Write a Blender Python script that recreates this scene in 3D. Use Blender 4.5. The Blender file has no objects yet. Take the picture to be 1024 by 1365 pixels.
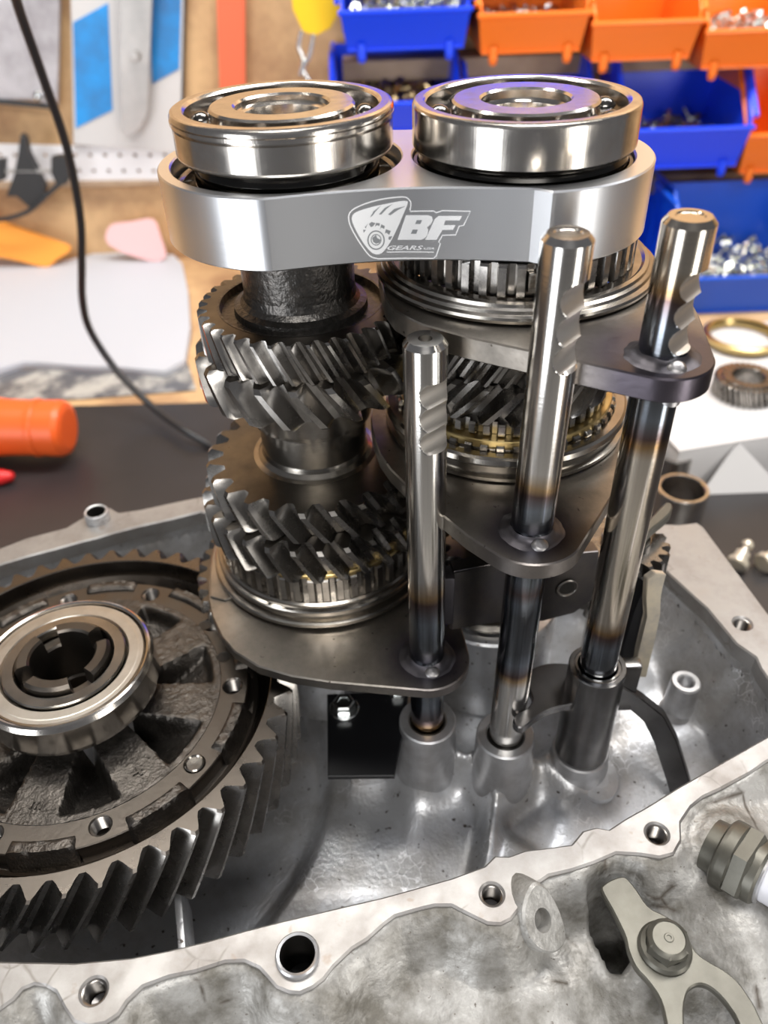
import bpy, bmesh, math, random
import numpy as np
from mathutils import Vector, Matrix, noise
random.seed(4)
C = bpy.context.scene.collection
PI = math.pi; MM = 0.001
# ---------------------------------------------------------------- camera
F = 1073.4; PA = math.radians(38.57); RO = math.radians(-2.116); H = 370.0
fw = Vector((0, math.cos(PA), -math.sin(PA))); rx = Vector((1, 0, 0)); uy = Vector((0, math.sin(PA), math.cos(PA)))
cr = math.cos(RO) * rx + math.sin(RO) * uy; cu = -math.sin(RO) * rx + math.cos(RO) * uy
cam_data = bpy.data.cameras.new('camera'); cam = bpy.data.objects.new('camera', cam_data); C.objects.link(cam)
M = Matrix((( cr.x, cu.x, -fw.x, 0), (cr.y, cu.y, -fw.y, 0), (cr.z, cu.z, -fw.z, H * MM), (0, 0, 0, 1)))
cam.matrix_world = M
cam_data.sensor_width = 36; cam_data.sensor_fit = 'AUTO'; cam_data.lens = F * 36 / 1365
cam_data.clip_start = 0.01; cam_data.clip_end = 20
cam_data.dof.use_dof = True; cam_data.dof.focus_distance = 0.272; cam_data.dof.aperture_fstop = 9.5
bpy.context.scene.camera = cam
# ---------------------------------------------------------------- light
sc = bpy.context.scene
w = bpy.data.worlds.new('world'); sc.world = w; w.use_nodes = True
w.node_tree.nodes['Background'].inputs[0].default_value = (0.92, 0.93, 1.0, 1)
w.node_tree.nodes['Background'].inputs[1].default_value = 0.15
def area(name, loc, target, sx, sy, power, col=(1, 1, 1)):
    l = bpy.data.lights.new(name, 'AREA'); l.shape = 'RECTANGLE'; l.size = sx; l.size_y = sy; l.energy = power; l.color = col
    o = bpy.data.objects.new(name, l); C.objects.link(o); o.location = loc
    d = Vector(target) - Vector(loc); o.rotation_euler = d.to_track_quat('-Z', 'Y').to_euler(); return o
area('fill_light_left', (-1.12, -1.0, 0.05), (-0.02, 0.25, 0.15), 0.7, 1.3, 19, (0.93, 0.96, 1.0))  # added unseen area light, set low so upright rods mirror it
area('fill_light_right', (1.0, -0.75, 0.05), (0.05, 0.25, 0.15), 0.40, 1.2, 13, (1.0, 0.97, 0.92))  # second unseen light added for the right-hand stripes on the metal
area('ceiling_light_tube', (0.55, 0.5, 1.3), (0.05, 0.3, 0.1), 0.2, 1.2, 9, (0.98, 0.98, 1.0))
area('ceiling_light_back', (0.15, 0.62, 1.25), (0.1, 0.95, 0.15), 1.5, 0.22, 22, (1.0, 0.96, 0.9))
area('fill_light_floor', (0.0, -1.3, 1.7), (0.0, -1.2, -0.9), 1.2, 0.3, 30, (1.0, 0.98, 0.95))  # unseen lamp added to light the floor that upright metal mirrors
sc.view_settings.view_transform = 'Standard'; sc.view_settings.look = 'None'
sc.view_settings.gamma = 1; sc.view_settings.use_curve_mapping = False; sc.view_settings.exposure = 0.0

# ---------------------------------------------------------------- helpers
def un(x, y, Z=None, Y=None, X=None):
    """point of a plane (height Z, or depth Y) that a photograph pixel sees, in mm"""
    d = fw + cr * ((x - 512) / F) - cu * ((y - 682.5) / F)
    t = (Z - H) / d.z if Z is not None else (Y / d.y if Y is not None else X / d.x)
    return Vector((d.x * t, d.y * t, H + d.z * t))
def xy(x, y, Z): p = un(x, y, Z=Z); return (p.x, p.y)
def tag(o, label=None, cat=None, group=None, kind=None):
    if label: o['label'] = label
    if cat: o['category'] = cat
    if group: o['group'] = group
    if kind: o['kind'] = kind
    return o
ORG = {}
def thing(name, label, cat, loc=(0, 0, 0), group=None):
    o = bpy.data.objects.new(name, None); C.objects.link(o); o.empty_display_size = 0.01
    o.location = Vector(loc) * MM; ORG[o.name] = Vector(loc)
    return tag(o, label, cat, group)
def finish(name, bm, mats, parent=None, loc=None, smooth=27, label=None, kind=None):
    """link a bmesh (in world mm) as one object"""
    if parent is not None: org = ORG[parent.name]
    else: org = Vector(loc) if loc is not None else Vector((0, 0, 0))
    me = bpy.data.meshes.new(name)
    for v in bm.verts: v.co = (v.co - org) * MM
    bmesh.ops.recalc_face_normals(bm, faces=bm.faces)
    bm.to_mesh(me); bm.free()
    for m in (mats if isinstance(mats, (list, tuple)) else [mats]): me.materials.append(m)
    if smooth:
        me.shade_smooth(); me.set_sharp_from_angle(angle=math.radians(smooth))
    o = bpy.data.objects.new(name, me); C.objects.link(o)
    ORG[o.name] = org
    if parent is not None: o.parent = parent
    else: o.location = org * MM
    return tag(o, label=label, kind=kind)
def BM(): return bmesh.new()
def bridge(bm, a, b, mi=0):
    n = len(a)
    for i in range(n):
        try: f = bm.faces.new((a[i], a[(i + 1) % n], b[(i + 1) % n], b[i])); f.material_index = mi
        except ValueError: pass
def lathe(bm, c, prof, seg=96, frame=None, cap0=False, cap1=False, mi=0):
    """prof: [(r, h)]; c centre; frame: (u, v, w) axes, w the axis"""
    u, v, w_ = frame or (Vector((1, 0, 0)), Vector((0, 1, 0)), Vector((0, 0, 1)))
    c = Vector(c) if len(c) == 3 else Vector((c[0], c[1], 0))
    rings = []; p2 = [prof[0]]
    for a, b in zip(prof, prof[1:]):      # support loops keep long faces flat-shaded up to their edges
        L_ = math.hypot(b[0] - a[0], b[1] - a[1])
        if L_ > 1.6:
            t_ = 0.12 / L_; p2 += [(a[0] + (b[0] - a[0]) * t_, a[1] + (b[1] - a[1]) * t_), (b[0] - (b[0] - a[0]) * t_, b[1] - (b[1] - a[1]) * t_)]
        p2.append(b)
    prof = p2
    for r, h in prof:
        if r < 1e-6: rings.append([bm.verts.new(c + w_ * h)])
        else: rings.append([bm.verts.new(c + w_ * h + u * (r * math.cos(2 * PI * i / seg)) + v * (r * math.sin(2 * PI * i / seg))) for i in range(seg)])
    for a, b in zip(rings, rings[1:]):
        if len(a) == 1 and len(b) == 1: continue
        if len(a) == 1 or len(b) == 1:
            s, l = (a[0], b) if len(a) == 1 else (b[0], a)
            for i in range(seg): f = bm.faces.new((s, l[i], l[(i + 1) % seg])); f.material_index = mi
        else: bridge(bm, a, b, mi)
    if cap0 and len(rings[0]) > 1: f = bm.faces.new(rings[0]); f.material_index = mi
    if cap1 and len(rings[-1]) > 1: f = bm.faces.new(rings[-1]); f.material_index = mi
    return rings
def ring(bm, c, r0, r1, z0, z1, ch=0.6, seg=96, frame=None, mi=0):
    """a chamfered ring, r0 inner, r1 outer, z0 low, z1 high"""
    p = [(r0, z0 + ch), (r0, z1 - ch), (r0 + ch, z1), (r1 - ch, z1), (r1, z1 - ch), (r1, z0 + ch), (r1 - ch, z0), (r0 + ch, z0), (r0, z0 + ch)]
    return lathe(bm, c, p, seg, frame, mi=mi)
def axes_of(d):
    w_ = Vector(d).normalized(); a = Vector((0, 0, 1)) if abs(w_.z) < 0.9 else Vector((1, 0, 0))
    u = w_.cross(a).normalized(); v = w_.cross(u); return (u, v, w_)
def box(bm, lo, hi, ch=0.0, mat=None, mi=0):
    x0, y0, z0 = lo; x1, y1, z1 = hi
    vs = [bm.verts.new((x, y, z)) for z in (z0, z1) for x, y in ((x0, y0), (x1, y0), (x1, y1), (x0, y1))]
    if mat is not None:
        for v in vs: v.co = mat @ v.co
    fs = [bm.faces.new([vs[i] for i in f]) for f in ((3, 2, 1, 0), (4, 5, 6, 7), (0, 1, 5, 4), (1, 2, 6, 5), (2, 3, 7, 6), (3, 0, 4, 7))]
    for f in fs: f.material_index = mi
    if ch:
        bmesh.ops.bevel(bm, geom=list({e for f in fs for e in f.edges}), offset=ch, segments=2, affect='EDGES', profile=0.5)
    return vs
def tube(bm, pts, r, seg=12, smooth=True, caps=True, mi=0):
    P = [Vector(p) for p in pts]
    if smooth and len(P) > 2:
        Q = []
        for i in range(len(P) - 1):
            p0, p1, p2, p3 = P[max(i - 1, 0)], P[i], P[i + 1], P[min(i + 2, len(P) - 1)]
            for k in range(8):
                t = k / 8
                Q.append(0.5 * ((2 * p1) + (p2 - p0) * t + (2 * p0 - 5 * p1 + 4 * p2 - p3) * t * t + (3 * p1 - p0 - 3 * p2 + p3) * t ** 3))
        Q.append(P[-1]); P = Q
    n = len(P); prev = None; u = None
    for i in range(n):
        d = (P[min(i + 1, n - 1)] - P[max(i - 1, 0)]).normalized()
        if u is None: u = axes_of(d)[0]
        u = (u - d * u.dot(d)).normalized(); v = d.cross(u)
        rr = r[min(i * len(r) // n, len(r) - 1)] if isinstance(r, (list, tuple)) else r
        rg = [bm.verts.new(P[i] + u * rr * math.cos(2 * PI * k / seg) + v * rr * math.sin(2 * PI * k / seg)) for k in range(seg)]
        if prev: bridge(bm, prev, rg, mi)
        elif caps: bm.faces.new(rg)
        prev = rg
    if caps: bm.faces.new(prev)
def slab(outlines, z0, z1, bev=0.4, closed_smooth=False):
    """flat plate with holes from 2D outlines (mm) -> bmesh"""
    cu_ = bpy.data.curves.new('outline', 'CURVE'); cu_.dimensions = '2D'; cu_.fill_mode = 'BOTH'
    for pts in outlines:
        s = cu_.splines.new('POLY'); s.points.add(len(pts) - 1)
        for i, p in enumerate(pts): s.points[i].co = (p[0], p[1], 0, 1)
        s.use_cyclic_u = True
    t = (z1 - z0) / 2
    cu_.extrude = t - bev; cu_.bevel_depth = bev; cu_.bevel_resolution = 0; cu_.offset = -bev
    ob = bpy.data.objects.new('outline', cu_)
    me = bpy.data.meshes.new_from_object(ob)
    bm = BM(); bm.from_mesh(me)
    bmesh.ops.translate(bm, verts=bm.verts, vec=(0, 0, (z0 + z1) / 2))
    bpy.data.objects.remove(ob); bpy.data.curves.remove(cu_); bpy.data.meshes.remove(me)
    bmesh.ops.remove_doubles(bm, verts=bm.verts, dist=0.001)
    return bm
def circ(c, r, n=48, a0=0, a1=360, rev=False):
    full = abs(a1 - a0) >= 360
    P = [(c[0] + r * math.cos(math.radians(a0 + (a1 - a0) * i / (n if full else n - 1))), c[1] + r * math.sin(math.radians(a0 + (a1 - a0) * i / (n if full else n - 1)))) for i in range(n)]
    return P[::-1] if rev else P
def smooth_poly(pts, k=4, closed=True):
    P = [Vector((p[0], p[1])) for p in pts]; n = len(P); out = []
    for i in range(n if closed else n - 1):
        if closed: p0, p1, p2, p3 = P[i - 1], P[i], P[(i + 1) % n], P[(i + 2) % n]
        else: p0, p1, p2, p3 = P[max(i - 1, 0)], P[i], P[i + 1], P[min(i + 2, n - 1)]
        for j in range(k):
            t = j / k
            q = 0.5 * ((2 * p1) + (p2 - p0) * t + (2 * p0 - 5 * p1 + 4 * p2 - p3) * t * t + (3 * p1 - p0 - 3 * p2 + p3) * t ** 3)
            out.append((q.x, q.y))
    if not closed: out.append((P[-1].x, P[-1].y))
    return out
def hull(pts):
    P = sorted(set((round(p[0], 3), round(p[1], 3)) for p in pts))
    def half(Q):
        h = []
        for p in Q:
            while len(h) > 1 and (h[-1][0] - h[-2][0]) * (p[1] - h[-2][1]) - (h[-1][1] - h[-2][1]) * (p[0] - h[-2][0]) <= 0: h.pop()
            h.append(p)
        return h[:-1]
    return half(P) + half(P[::-1])
def gear(bm, c, z0, z1, rt, rr, n, twist, rin=5, ch=1.0, phase=0.0, tipw=0.28, rootw=0.30, tap=0.0, steps=5):
    """helical gear from top z0 down to z1; twist = extra angle (rad) gained going down"""
    prof = []   # (fraction of pitch, radius) over a tooth
    fl = (1 - tipw - rootw) / 2
    for t, r in ((0, 0), (rootw, 0), (rootw + fl * 0.35, 0.28), (rootw + fl * 0.75, 0.75), (rootw + fl, 1), (rootw + fl + tipw, 1), (rootw + fl + tipw + fl * 0.25, 0.75), (rootw + fl * 1.65 + tipw, 0.28)):
        prof.append((t, r))
    p = 2 * PI / n; zs = [z0, z0 - ch * 0.9] + [z0 - ch * 0.9 - (z0 - z1 - 1.8 * ch) * k / steps for k in range(1, steps + 1)] + [z1]
    rings = []
    for j, z in enumerate(zs):
        rg = []; end = (j == 0 or j == len(zs) - 1)
        for i in range(n):
            for t, r in prof:
                a = (i + t - rootw / 2) * p + phase + twist * (z0 - z) / (z0 - z1)
                rad = rr + (rt - rr) * r
                if end: rad = rr - 0.01 + (rt - rr - ch) * r
                if tap: rad *= 1 - tap * (z0 - z) / (z0 - z1)
                rg.append(bm.verts.new((c[0] + rad * math.cos(a), c[1] + rad * math.sin(a), z)))
        if rings: bridge(bm, rings[-1], rg)
        rings.append(rg)
    m = len(rings[0])
    for rg, z in ((rings[0], z0), (rings[-1], z1)):
        inner = [bm.verts.new((c[0] + rin * math.cos(2 * PI * (k + .5) / m + phase + (twist if z == z1 else 0) - rootw * p / 2), c[1] + rin * math.sin(2 * PI * (k + .5) / m + phase + (twist if z == z1 else 0) - rootw * p / 2), z)) for k in range(m)]
        bridge(bm, rg, inner)
        if z == z0: top = inner
        else: bridge(bm, top, inner)
def text_bm(s, size, shear=0.0, offset=0.0, extrude=0.06, spacing=1.0):
    cu_ = bpy.data.curves.new('lettering', 'FONT'); cu_.body = s; cu_.size = size; cu_.shear = shear; cu_.offset = offset; cu_.extrude = extrude
    cu_.align_x = 'LEFT'; cu_.space_character = spacing; cu_.resolution_u = 3
    ob = bpy.data.objects.new('lettering', cu_); me = bpy.data.meshes.new_from_object(ob)
    bm = BM(); bm.from_mesh(me); bpy.data.objects.remove(ob); bpy.data.curves.remove(cu_); bpy.data.meshes.remove(me); return bm
def dup(root, loc, label=None):
    r = root.copy(); C.objects.link(r); r.location = Vector(loc) * MM
    if label: r['label'] = label
    for ch in root.children:
        c = ch.copy(); C.objects.link(c); c.parent = r
        for g in ch.children: d = g.copy(); C.objects.link(d); d.parent = c
    return r

# ---------------------------------------------------------------- materials
def mat(name, col, rough=0.4, metal=0.0, bump=None, var=None, fine=None, rvar=0.0, aniso=0.0, scr=None, spots=None):
    m = bpy.data.materials.new(name); m.use_nodes = True; nt = m.node_tree; N = nt.nodes; L = nt.links
    b = N['Principled BSDF']; b.inputs['Base Color'].default_value = (*col, 1); b.inputs['Roughness'].default_value = rough
    b.inputs['Metallic'].default_value = metal
    if aniso: b.inputs['Anisotropic'].default_value = aniso
    tc = N.new('ShaderNodeTexCoord')
    src = tc.outputs['Object']
    colout = None
    if var:   # (scale, colour2, low, high)
        n = N.new('ShaderNodeTexNoise'); n.inputs['Scale'].default_value = var[0]; n.inputs['Detail'].default_value = 6; n.inputs['Roughness'].default_value = 0.62
        L.new(src, n.inputs['Vector'])
        r = N.new('ShaderNodeMapRange'); r.inputs[1].default_value = var[2]; r.inputs[2].default_value = var[3]; L.new(n.outputs['Fac'], r.inputs[0])
        mx = N.new('ShaderNodeMix'); mx.data_type = 'RGBA'; mx.inputs[6].default_value = (*col, 1); mx.inputs[7].default_value = (*var[1], 1)
        L.new(r.outputs[0], mx.inputs[0]); colout = mx.outputs[2]
        if rvar:
            r2 = N.new('ShaderNodeMapRange'); r2.inputs[3].default_value = rough - rvar; r2.inputs[4].default_value = rough + rvar
            r2.inputs[1].default_value = 0.3; r2.inputs[2].default_value = 0.7
            L.new(n.outputs['Fac'], r2.inputs[0]); L.new(r2.outputs[0], b.inputs['Roughness'])
    if spots:  # (scale, colour, threshold)
        n = N.new('ShaderNodeTexNoise'); n.inputs['Scale'].default_value = spots[0]; n.inputs['Detail'].default_value = 3; L.new(src, n.inputs['Vector'])
        r = N.new('ShaderNodeMapRange'); r.inputs[1].default_value = spots[2]; r.inputs[2].default_value = spots[2] + 0.05; L.new(n.outputs['Fac'], r.inputs[0])
        mx = N.new('ShaderNodeMix'); mx.data_type = 'RGBA'; mx.inputs[7].default_value = (*spots[1], 1)
        if colout: L.new(colout, mx.inputs[6])
        else: mx.inputs[6].default_value = (*col, 1)
        L.new(r.outputs[0], mx.inputs[0]); colout = mx.outputs[2]
    if scr:    # fine hair scratches: (scale, colour, mask threshold)
        wn = N.new('ShaderNodeTexNoise'); wn.inputs['Scale'].default_value = scr[0] * .6; L.new(src, wn.inputs['Vector'])
        ad = N.new('ShaderNodeVectorMath'); ad.operation = 'MULTIPLY_ADD'; ad.inputs[1].default_value = (.006, .006, .006); L.new(wn.outputs['Color'], ad.inputs[0]); L.new(src, ad.inputs[2])
        vo = N.new('ShaderNodeTexVoronoi'); vo.feature = 'DISTANCE_TO_EDGE'; vo.inputs['Scale'].default_value = scr[0]; L.new(ad.outputs[0], vo.inputs['Vector'])
        r = N.new('ShaderNodeMapRange'); r.inputs[1].default_value = 0.0; r.inputs[2].default_value = 0.045; r.inputs[3].default_value = 1; r.inputs[4].default_value = 0; L.new(vo.outputs['Distance'], r.inputs[0])
        mk = N.new('ShaderNodeTexNoise'); mk.inputs['Scale'].default_value = 42; mk.inputs['Detail'].default_value = 5; L.new(src, mk.inputs['Vector'])
        r2 = N.new('ShaderNodeMapRange'); r2.inputs[1].default_value = scr[2]; r2.inputs[2].default_value = scr[2] + 0.06; L.new(mk.outputs['Fac'], r2.inputs[0])
        mu = N.new('ShaderNodeMath'); mu.operation = 'MULTIPLY'; L.new(r.outputs[0], mu.inputs[0]); L.new(r2.outputs[0], mu.inputs[1])
        mx = N.new('ShaderNodeMix'); mx.data_type = 'RGBA'; mx.inputs[7].default_value = (*scr[1], 1); L.new(colout, mx.inputs[6]); L.new(mu.outputs[0], mx.inputs[0]); colout = mx.outputs[2]
    if colout: L.new(colout, b.inputs['Base Color'])
    last = None
    for bp in ([bump] if bump and not isinstance(bump, list) else (bump or [])):   # (scale, strength, distance mm[, stretch])
        n = N.new('ShaderNodeTexNoise'); n.inputs['Scale'].default_value = bp[0]; n.inputs['Detail'].default_value = 4
        if len(bp) > 3:
            mp = N.new('ShaderNodeMapping'); mp.inputs['Scale'].default_value = bp[3]; L.new(src, mp.inputs['Vector']); L.new(mp.outputs[0], n.inputs['Vector'])
        else: L.new(src, n.inputs['Vector'])
        bn = N.new('ShaderNodeBump'); bn.inputs['Strength'].default_value = bp[1]; bn.inputs['Distance'].default_value = bp[2] * MM
        L.new(n.outputs['Fac'], bn.inputs['Height'])
        if last: L.new(last.outputs[0], bn.inputs['Normal'])
        last = bn
    if last: L.new(last.outputs[0], b.inputs['Normal'])
    return m
STR = (0.25, 0.25, 12)   # brushed along the circumference: fast variation with height
M_race = mat('polished_bearing_steel', (0.68, 0.64, 0.59), 0.18, 1, bump=[(220, 0.35, 0.05, (6, 6, 0.1))], var=(160, (0.46, 0.43, 0.39), 0.35, 0.75), rvar=0.05)
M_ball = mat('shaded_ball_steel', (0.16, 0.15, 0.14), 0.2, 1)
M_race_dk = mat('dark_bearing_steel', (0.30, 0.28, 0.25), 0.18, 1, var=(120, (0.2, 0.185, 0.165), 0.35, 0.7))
M_black = mat('oiled_black_steel', (0.05, 0.048, 0.045), 0.16, 1)
M_alu = mat('brushed_billet_aluminium', (0.78, 0.79, 0.81), 0.30, 1, bump=[(300, 0.5, 0.05, (0.1, 0.1, 8))])
M_etch = mat('laser_etched_aluminium', (0.80, 0.80, 0.80), 0.62, 0.6)
M_etch_dk = mat('laser_etched_grey', (0.30, 0.31, 0.32), 0.5, 0.7)
M_gear = mat('ground_gear_steel', (0.31, 0.295, 0.275), 0.27, 1, bump=(700, 0.25, 0.05), var=(90, (0.15, 0.14, 0.13), 0.35, 0.7), rvar=0.07)
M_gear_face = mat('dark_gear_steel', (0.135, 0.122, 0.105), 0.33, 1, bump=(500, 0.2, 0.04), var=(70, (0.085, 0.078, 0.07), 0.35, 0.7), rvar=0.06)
M_tooth = mat('bright_gear_steel', (0.42, 0.40, 0.375), 0.24, 1, bump=[(450, 0.3, 0.06, (1, 1, .2))], var=(120, (0.18, 0.17, 0.16), 0.38, 0.68), rvar=0.06)
M_cast_blk = mat('rough_black_casting', (0.085, 0.08, 0.075), 0.34, 0.9, bump=[(520, 0.9, 0.45), (1400, 0.4, 0.15)], var=(300, (0.14, 0.13, 0.12), 0.45, 0.7))
M_diff = mat('oiled_brown_casting', (0.115, 0.10, 0.086), 0.34, 0.95, bump=[(420, 0.35, 0.2)], var=(80, (0.10, 0.088, 0.075), 0.35, 0.7), rvar=0.08)
M_diff_rough = mat('sand_cast_iron', (0.105, 0.095, 0.085), 0.36, 0.9, bump=[(900, 1.0, 0.32), (1900, 0.5, 0.15)], var=(200, (0.06, 0.054, 0.048), 0.4, 0.65))
M_ring = mat('brown_ring_gear_steel', (0.15, 0.132, 0.115), 0.30, 1, bump=(500, 0.3, 0.06), var=(60, (0.12, 0.105, 0.09), 0.35, 0.7), rvar=0.08, spots=(45, (0.28, 0.12, 0.06), 0.74))
M_shield = mat('satin_bearing_shield', (0.50, 0.475, 0.43), 0.36, 1, var=(90, (0.4, 0.37, 0.33), 0.4, 0.7))
M_sleeve = mat('turned_sleeve_steel', (0.42, 0.39, 0.35), 0.22, 1, bump=[(200, 0.35, 0.08, (0.2, 0.2, 9))], var=(80, (0.27, 0.25, 0.22), 0.35, 0.7))
M_brass = mat('brass_ring', (0.50, 0.38, 0.17), 0.3, 1)
M_fork = mat('flat_grey_fork_steel', (0.33, 0.30, 0.265), 0.36, 1, bump=[(380, 0.5, 0.12)], var=(60, (0.18, 0.165, 0.145), 0.35, 0.7), rvar=0.06, spots=(380, (0.07, 0.06, 0.05), 0.69))
M_fork_dk = mat('dark_fork_steel', (0.13, 0.122, 0.125), 0.30, 1, bump=[(380, 0.4, 0.1)], var=(60, (0.19, 0.17, 0.155), 0.4, 0.7))
M_weld = mat('weld_bead', (0.085, 0.08, 0.088), 0.46, 1, bump=[(110, 0.3, 0.4)])
M_weld_end = mat('weld_end_bright', (0.30, 0.29, 0.29), 0.42, 1, bump=[(300, 0.5, 0.4)])
M_notch = mat('matt_detent_notch', (0.50, 0.475, 0.44), 0.44, 1, bump=[(600, 0.3, 0.08)])
M_case = mat('cast_aluminium_inside', (0.62, 0.63, 0.65), 0.40, 0.7, bump=[(60, 0.22, 1.0), (520, 0.7, 0.3)], var=(32, (0.36, 0.345, 0.33), 0.40, 0.66), rvar=0.09, scr=(230, (0.85, 0.85, 0.87), 0.56), spots=(330, (0.12, 0.10, 0.09), 0.67))
M_case_out = mat('cast_aluminium_outside', (0.42, 0.41, 0.39), 0.5, 0.4, bump=[(55, 0.4, 1.6), (380, 0.9, 0.6)], var=(55, (0.15, 0.14, 0.12), 0.38, 0.62), rvar=0.08, scr=(45, (0.09, 0.075, 0.06), 0.60), spots=(620, (0.17, 0.15, 0.13), 0.68))
M_flange = mat('machined_flange_aluminium', (0.32, 0.31, 0.30), 0.42, 0.55, bump=[(60, 0.3, 0.3), (350, 0.4, 0.12)], var=(50, (0.24, 0.22, 0.205), 0.42, 0.66), rvar=0.08, scr=(90, (0.2, 0.185, 0.17), 0.57), spots=(120, (0.25, 0.215, 0.19), 0.68))
M_boss = mat('machined_boss_aluminium', (0.60, 0.60, 0.61), 0.38, 0.85, bump=[(300, 0.5, 0.2)], var=(80, (0.42, 0.41, 0.41), 0.4, 0.7))
M_selector = mat('smooth_dark_selector_steel', (0.15, 0.145, 0.145), 0.25, 1, bump=[(300, 0.2, 0.05)], var=(45, (0.22, 0.215, 0.21), 0.4, 0.7))
M_gold = mat('zinc_gold_bracket', (0.70, 0.62, 0.48), 0.32, 0.5, var=(70, (0.4, 0.37, 0.34), 0.4, 0.7))
M_zinc = mat('dull_zinc_plate', (0.125, 0.12, 0.10), 0.42, 0.6, bump=[(400, 0.3, 0.08)], var=(70, (0.085, 0.08, 0.066), 0.4, 0.7))
M_bolt = mat('bright_bolt_zinc', (0.62, 0.64, 0.64), 0.25, 1)
M_blkplate = mat('black_painted_plate', (0.006, 0.006, 0.007), 0.3, 0.0, spots=(500, (0.1, 0.1, 0.1), 0.72))
M_hole = mat('threaded_steel', (0.28, 0.26, 0.24), 0.28, 1)
M_dark = mat('hole_shade_dark_seal', (0.02, 0.018, 0.016), 0.3, 0.2)  # near-black shade painted into holes, also used for the dark seal rings
def heat_mat(name, zs, base, org_z, spans=(9, 17, 27, 36), hot=(0.13, 0.14, 0.155), blue=(0.20, 0.225, 0.26), gold=(0.42, 0.29, 0.16)):
    """ground rod steel with temper colours by distance from the welds (mm heights zs)"""
    m = mat(name, base, 0.16, 1, bump=[(260, 0.2, 0.06, (0.3, 0.3, 5))]); nt = m.node_tree; N = nt.nodes; L = nt.links
    b = N['Principled BSDF']; tc = N.new('ShaderNodeTexCoord'); sp = N.new('ShaderNodeSeparateXYZ'); L.new(tc.outputs['Object'], sp.inputs[0])
    nz = N.new('ShaderNodeTexNoise'); nz.inputs['Scale'].default_value = 60; L.new(tc.outputs['Object'], nz.inputs['Vector'])
    jit = N.new('ShaderNodeMath'); jit.operation = 'MULTIPLY_ADD'; jit.inputs[1].default_value = 0.006; L.new(nz.outputs['Fac'], jit.inputs[0]); L.new(sp.outputs['Z'], jit.inputs[2])
    cur = None
    for z in zs:
        s = N.new('ShaderNodeMath'); s.operation = 'SUBTRACT'; L.new(jit.outputs[0], s.inputs[0]); s.inputs[1].default_value = (z - org_z) * MM + 0.003
        a = N.new('ShaderNodeMath'); a.operation = 'ABSOLUTE'; L.new(s.outputs[0], a.inputs[0])
        if cur:
            mn = N.new('ShaderNodeMath'); mn.operation = 'MINIMUM'; L.new(cur.outputs[0], mn.inputs[0]); L.new(a.outputs[0], mn.inputs[1]); cur = mn
        else: cur = a
    sc_ = N.new('ShaderNodeMath'); sc_.operation = 'MULTIPLY'; sc_.inputs[1].default_value = 1 / 0.05; L.new(cur.outputs[0], sc_.inputs[0])
    rp = N.new('ShaderNodeValToRGB'); e = rp.color_ramp.elements
    e[0].position = 0; e[0].color = (*hot, 1); e[1].position = 1; e[1].color = (*base, 1)
    for d, c in ((spans[0], hot), (spans[1], blue), (spans[2], (0.13, 0.09, 0.085)), (spans[2] + 3, gold), (spans[3], base)):
        k = e.new(min(d / 50, 0.99)); k.color = (*c, 1)
    L.new(sc_.outputs[0], rp.inputs[0]); L.new(rp.outputs[0], b.inputs['Base Color'])
    return m
def fork_mat(name, src, c, org, r0=11, r1=22):
    m = src.copy(); m.name = name; nt = m.node_tree; N = nt.nodes; L = nt.links; b = N['Principled BSDF']
    prev = b.inputs['Base Color'].links[0].from_socket; tc = N.new('ShaderNodeTexCoord')
    mp = N.new('ShaderNodeMapping'); mp.inputs['Location'].default_value = ((org[0] - c[0]) * MM, (org[1] - c[1]) * MM, 0); mp.inputs['Scale'].default_value = (1, 1, 0)
    L.new(tc.outputs['Object'], mp.inputs['Vector'])
    ln = N.new('ShaderNodeVectorMath'); ln.operation = 'LENGTH'; L.new(mp.outputs[0], ln.inputs[0])
    mr = N.new('ShaderNodeMapRange'); mr.inputs[1].default_value = r0 * MM; mr.inputs[2].default_value = r1 * MM; L.new(ln.outputs['Value'], mr.inputs[0])
    mx = N.new('ShaderNodeMix'); mx.data_type = 'RGBA'; mx.inputs[6].default_value = (0.085, 0.075, 0.09, 1); L.new(mr.outputs[0], mx.inputs[0]); L.new(prev, mx.inputs[7]); L.new(mx.outputs[2], b.inputs['Base Color'])
    return m
M_wood = mat('plywood', (0.66, 0.43, 0.22), 0.6, 0, var=(9, (0.28, 0.14, 0.07), 0.42, 0.70), bump=[(40, 0.3, 1)])
M_wood2 = mat('plywood_edge', (0.46, 0.33, 0.22), 0.6, 0, var=(9, (0.26, 0.17, 0.11), 0.42, 0.66))
M_mat = mat('black_rubber_mat', (0.022, 0.020, 0.021), 0.36, 0, bump=[(25, 0.2, 2)], var=(6, (0.035, 0.032, 0.033), 0.4, 0.7))
M_bench = mat('worn_grey_bench', (0.27, 0.265, 0.25), 0.42, 0, var=(14, (0.07, 0.07, 0.07), 0.45, 0.62))
M_blue = mat('glossy_blue_plastic', (0.01, 0.065, 0.92), 0.3)
M_blue2 = mat('cobalt_blue_plastic', (0.006, 0.09, 0.62), 0.32)
M_orange = mat('orange_plastic', (0.95, 0.20, 0.015), 0.35)
M_orange2 = mat('orange_rubber_handle', (0.92, 0.13, 0.02), 0.4)
M_red = mat('red_plastic', (0.7, 0.02, 0.02), 0.35)
M_yellow = mat('yellow_plastic', (0.95, 0.60, 0.02), 0.4)
M_strap = mat('orange_red_bar_paint', (0.85, 0.16, 0.07), 0.45)
M_white = mat('white_paper', (0.52, 0.535, 0.58), 0.6)
M_pink = mat('pink_paper', (0.85, 0.50, 0.50), 0.6)
M_opaper = mat('orange_cloth', (0.95, 0.36, 0.05), 0.7, bump=[(300, 0.4, 0.5)])
M_box = mat('white_carton', (0.62, 0.605, 0.60), 0.5)
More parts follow.
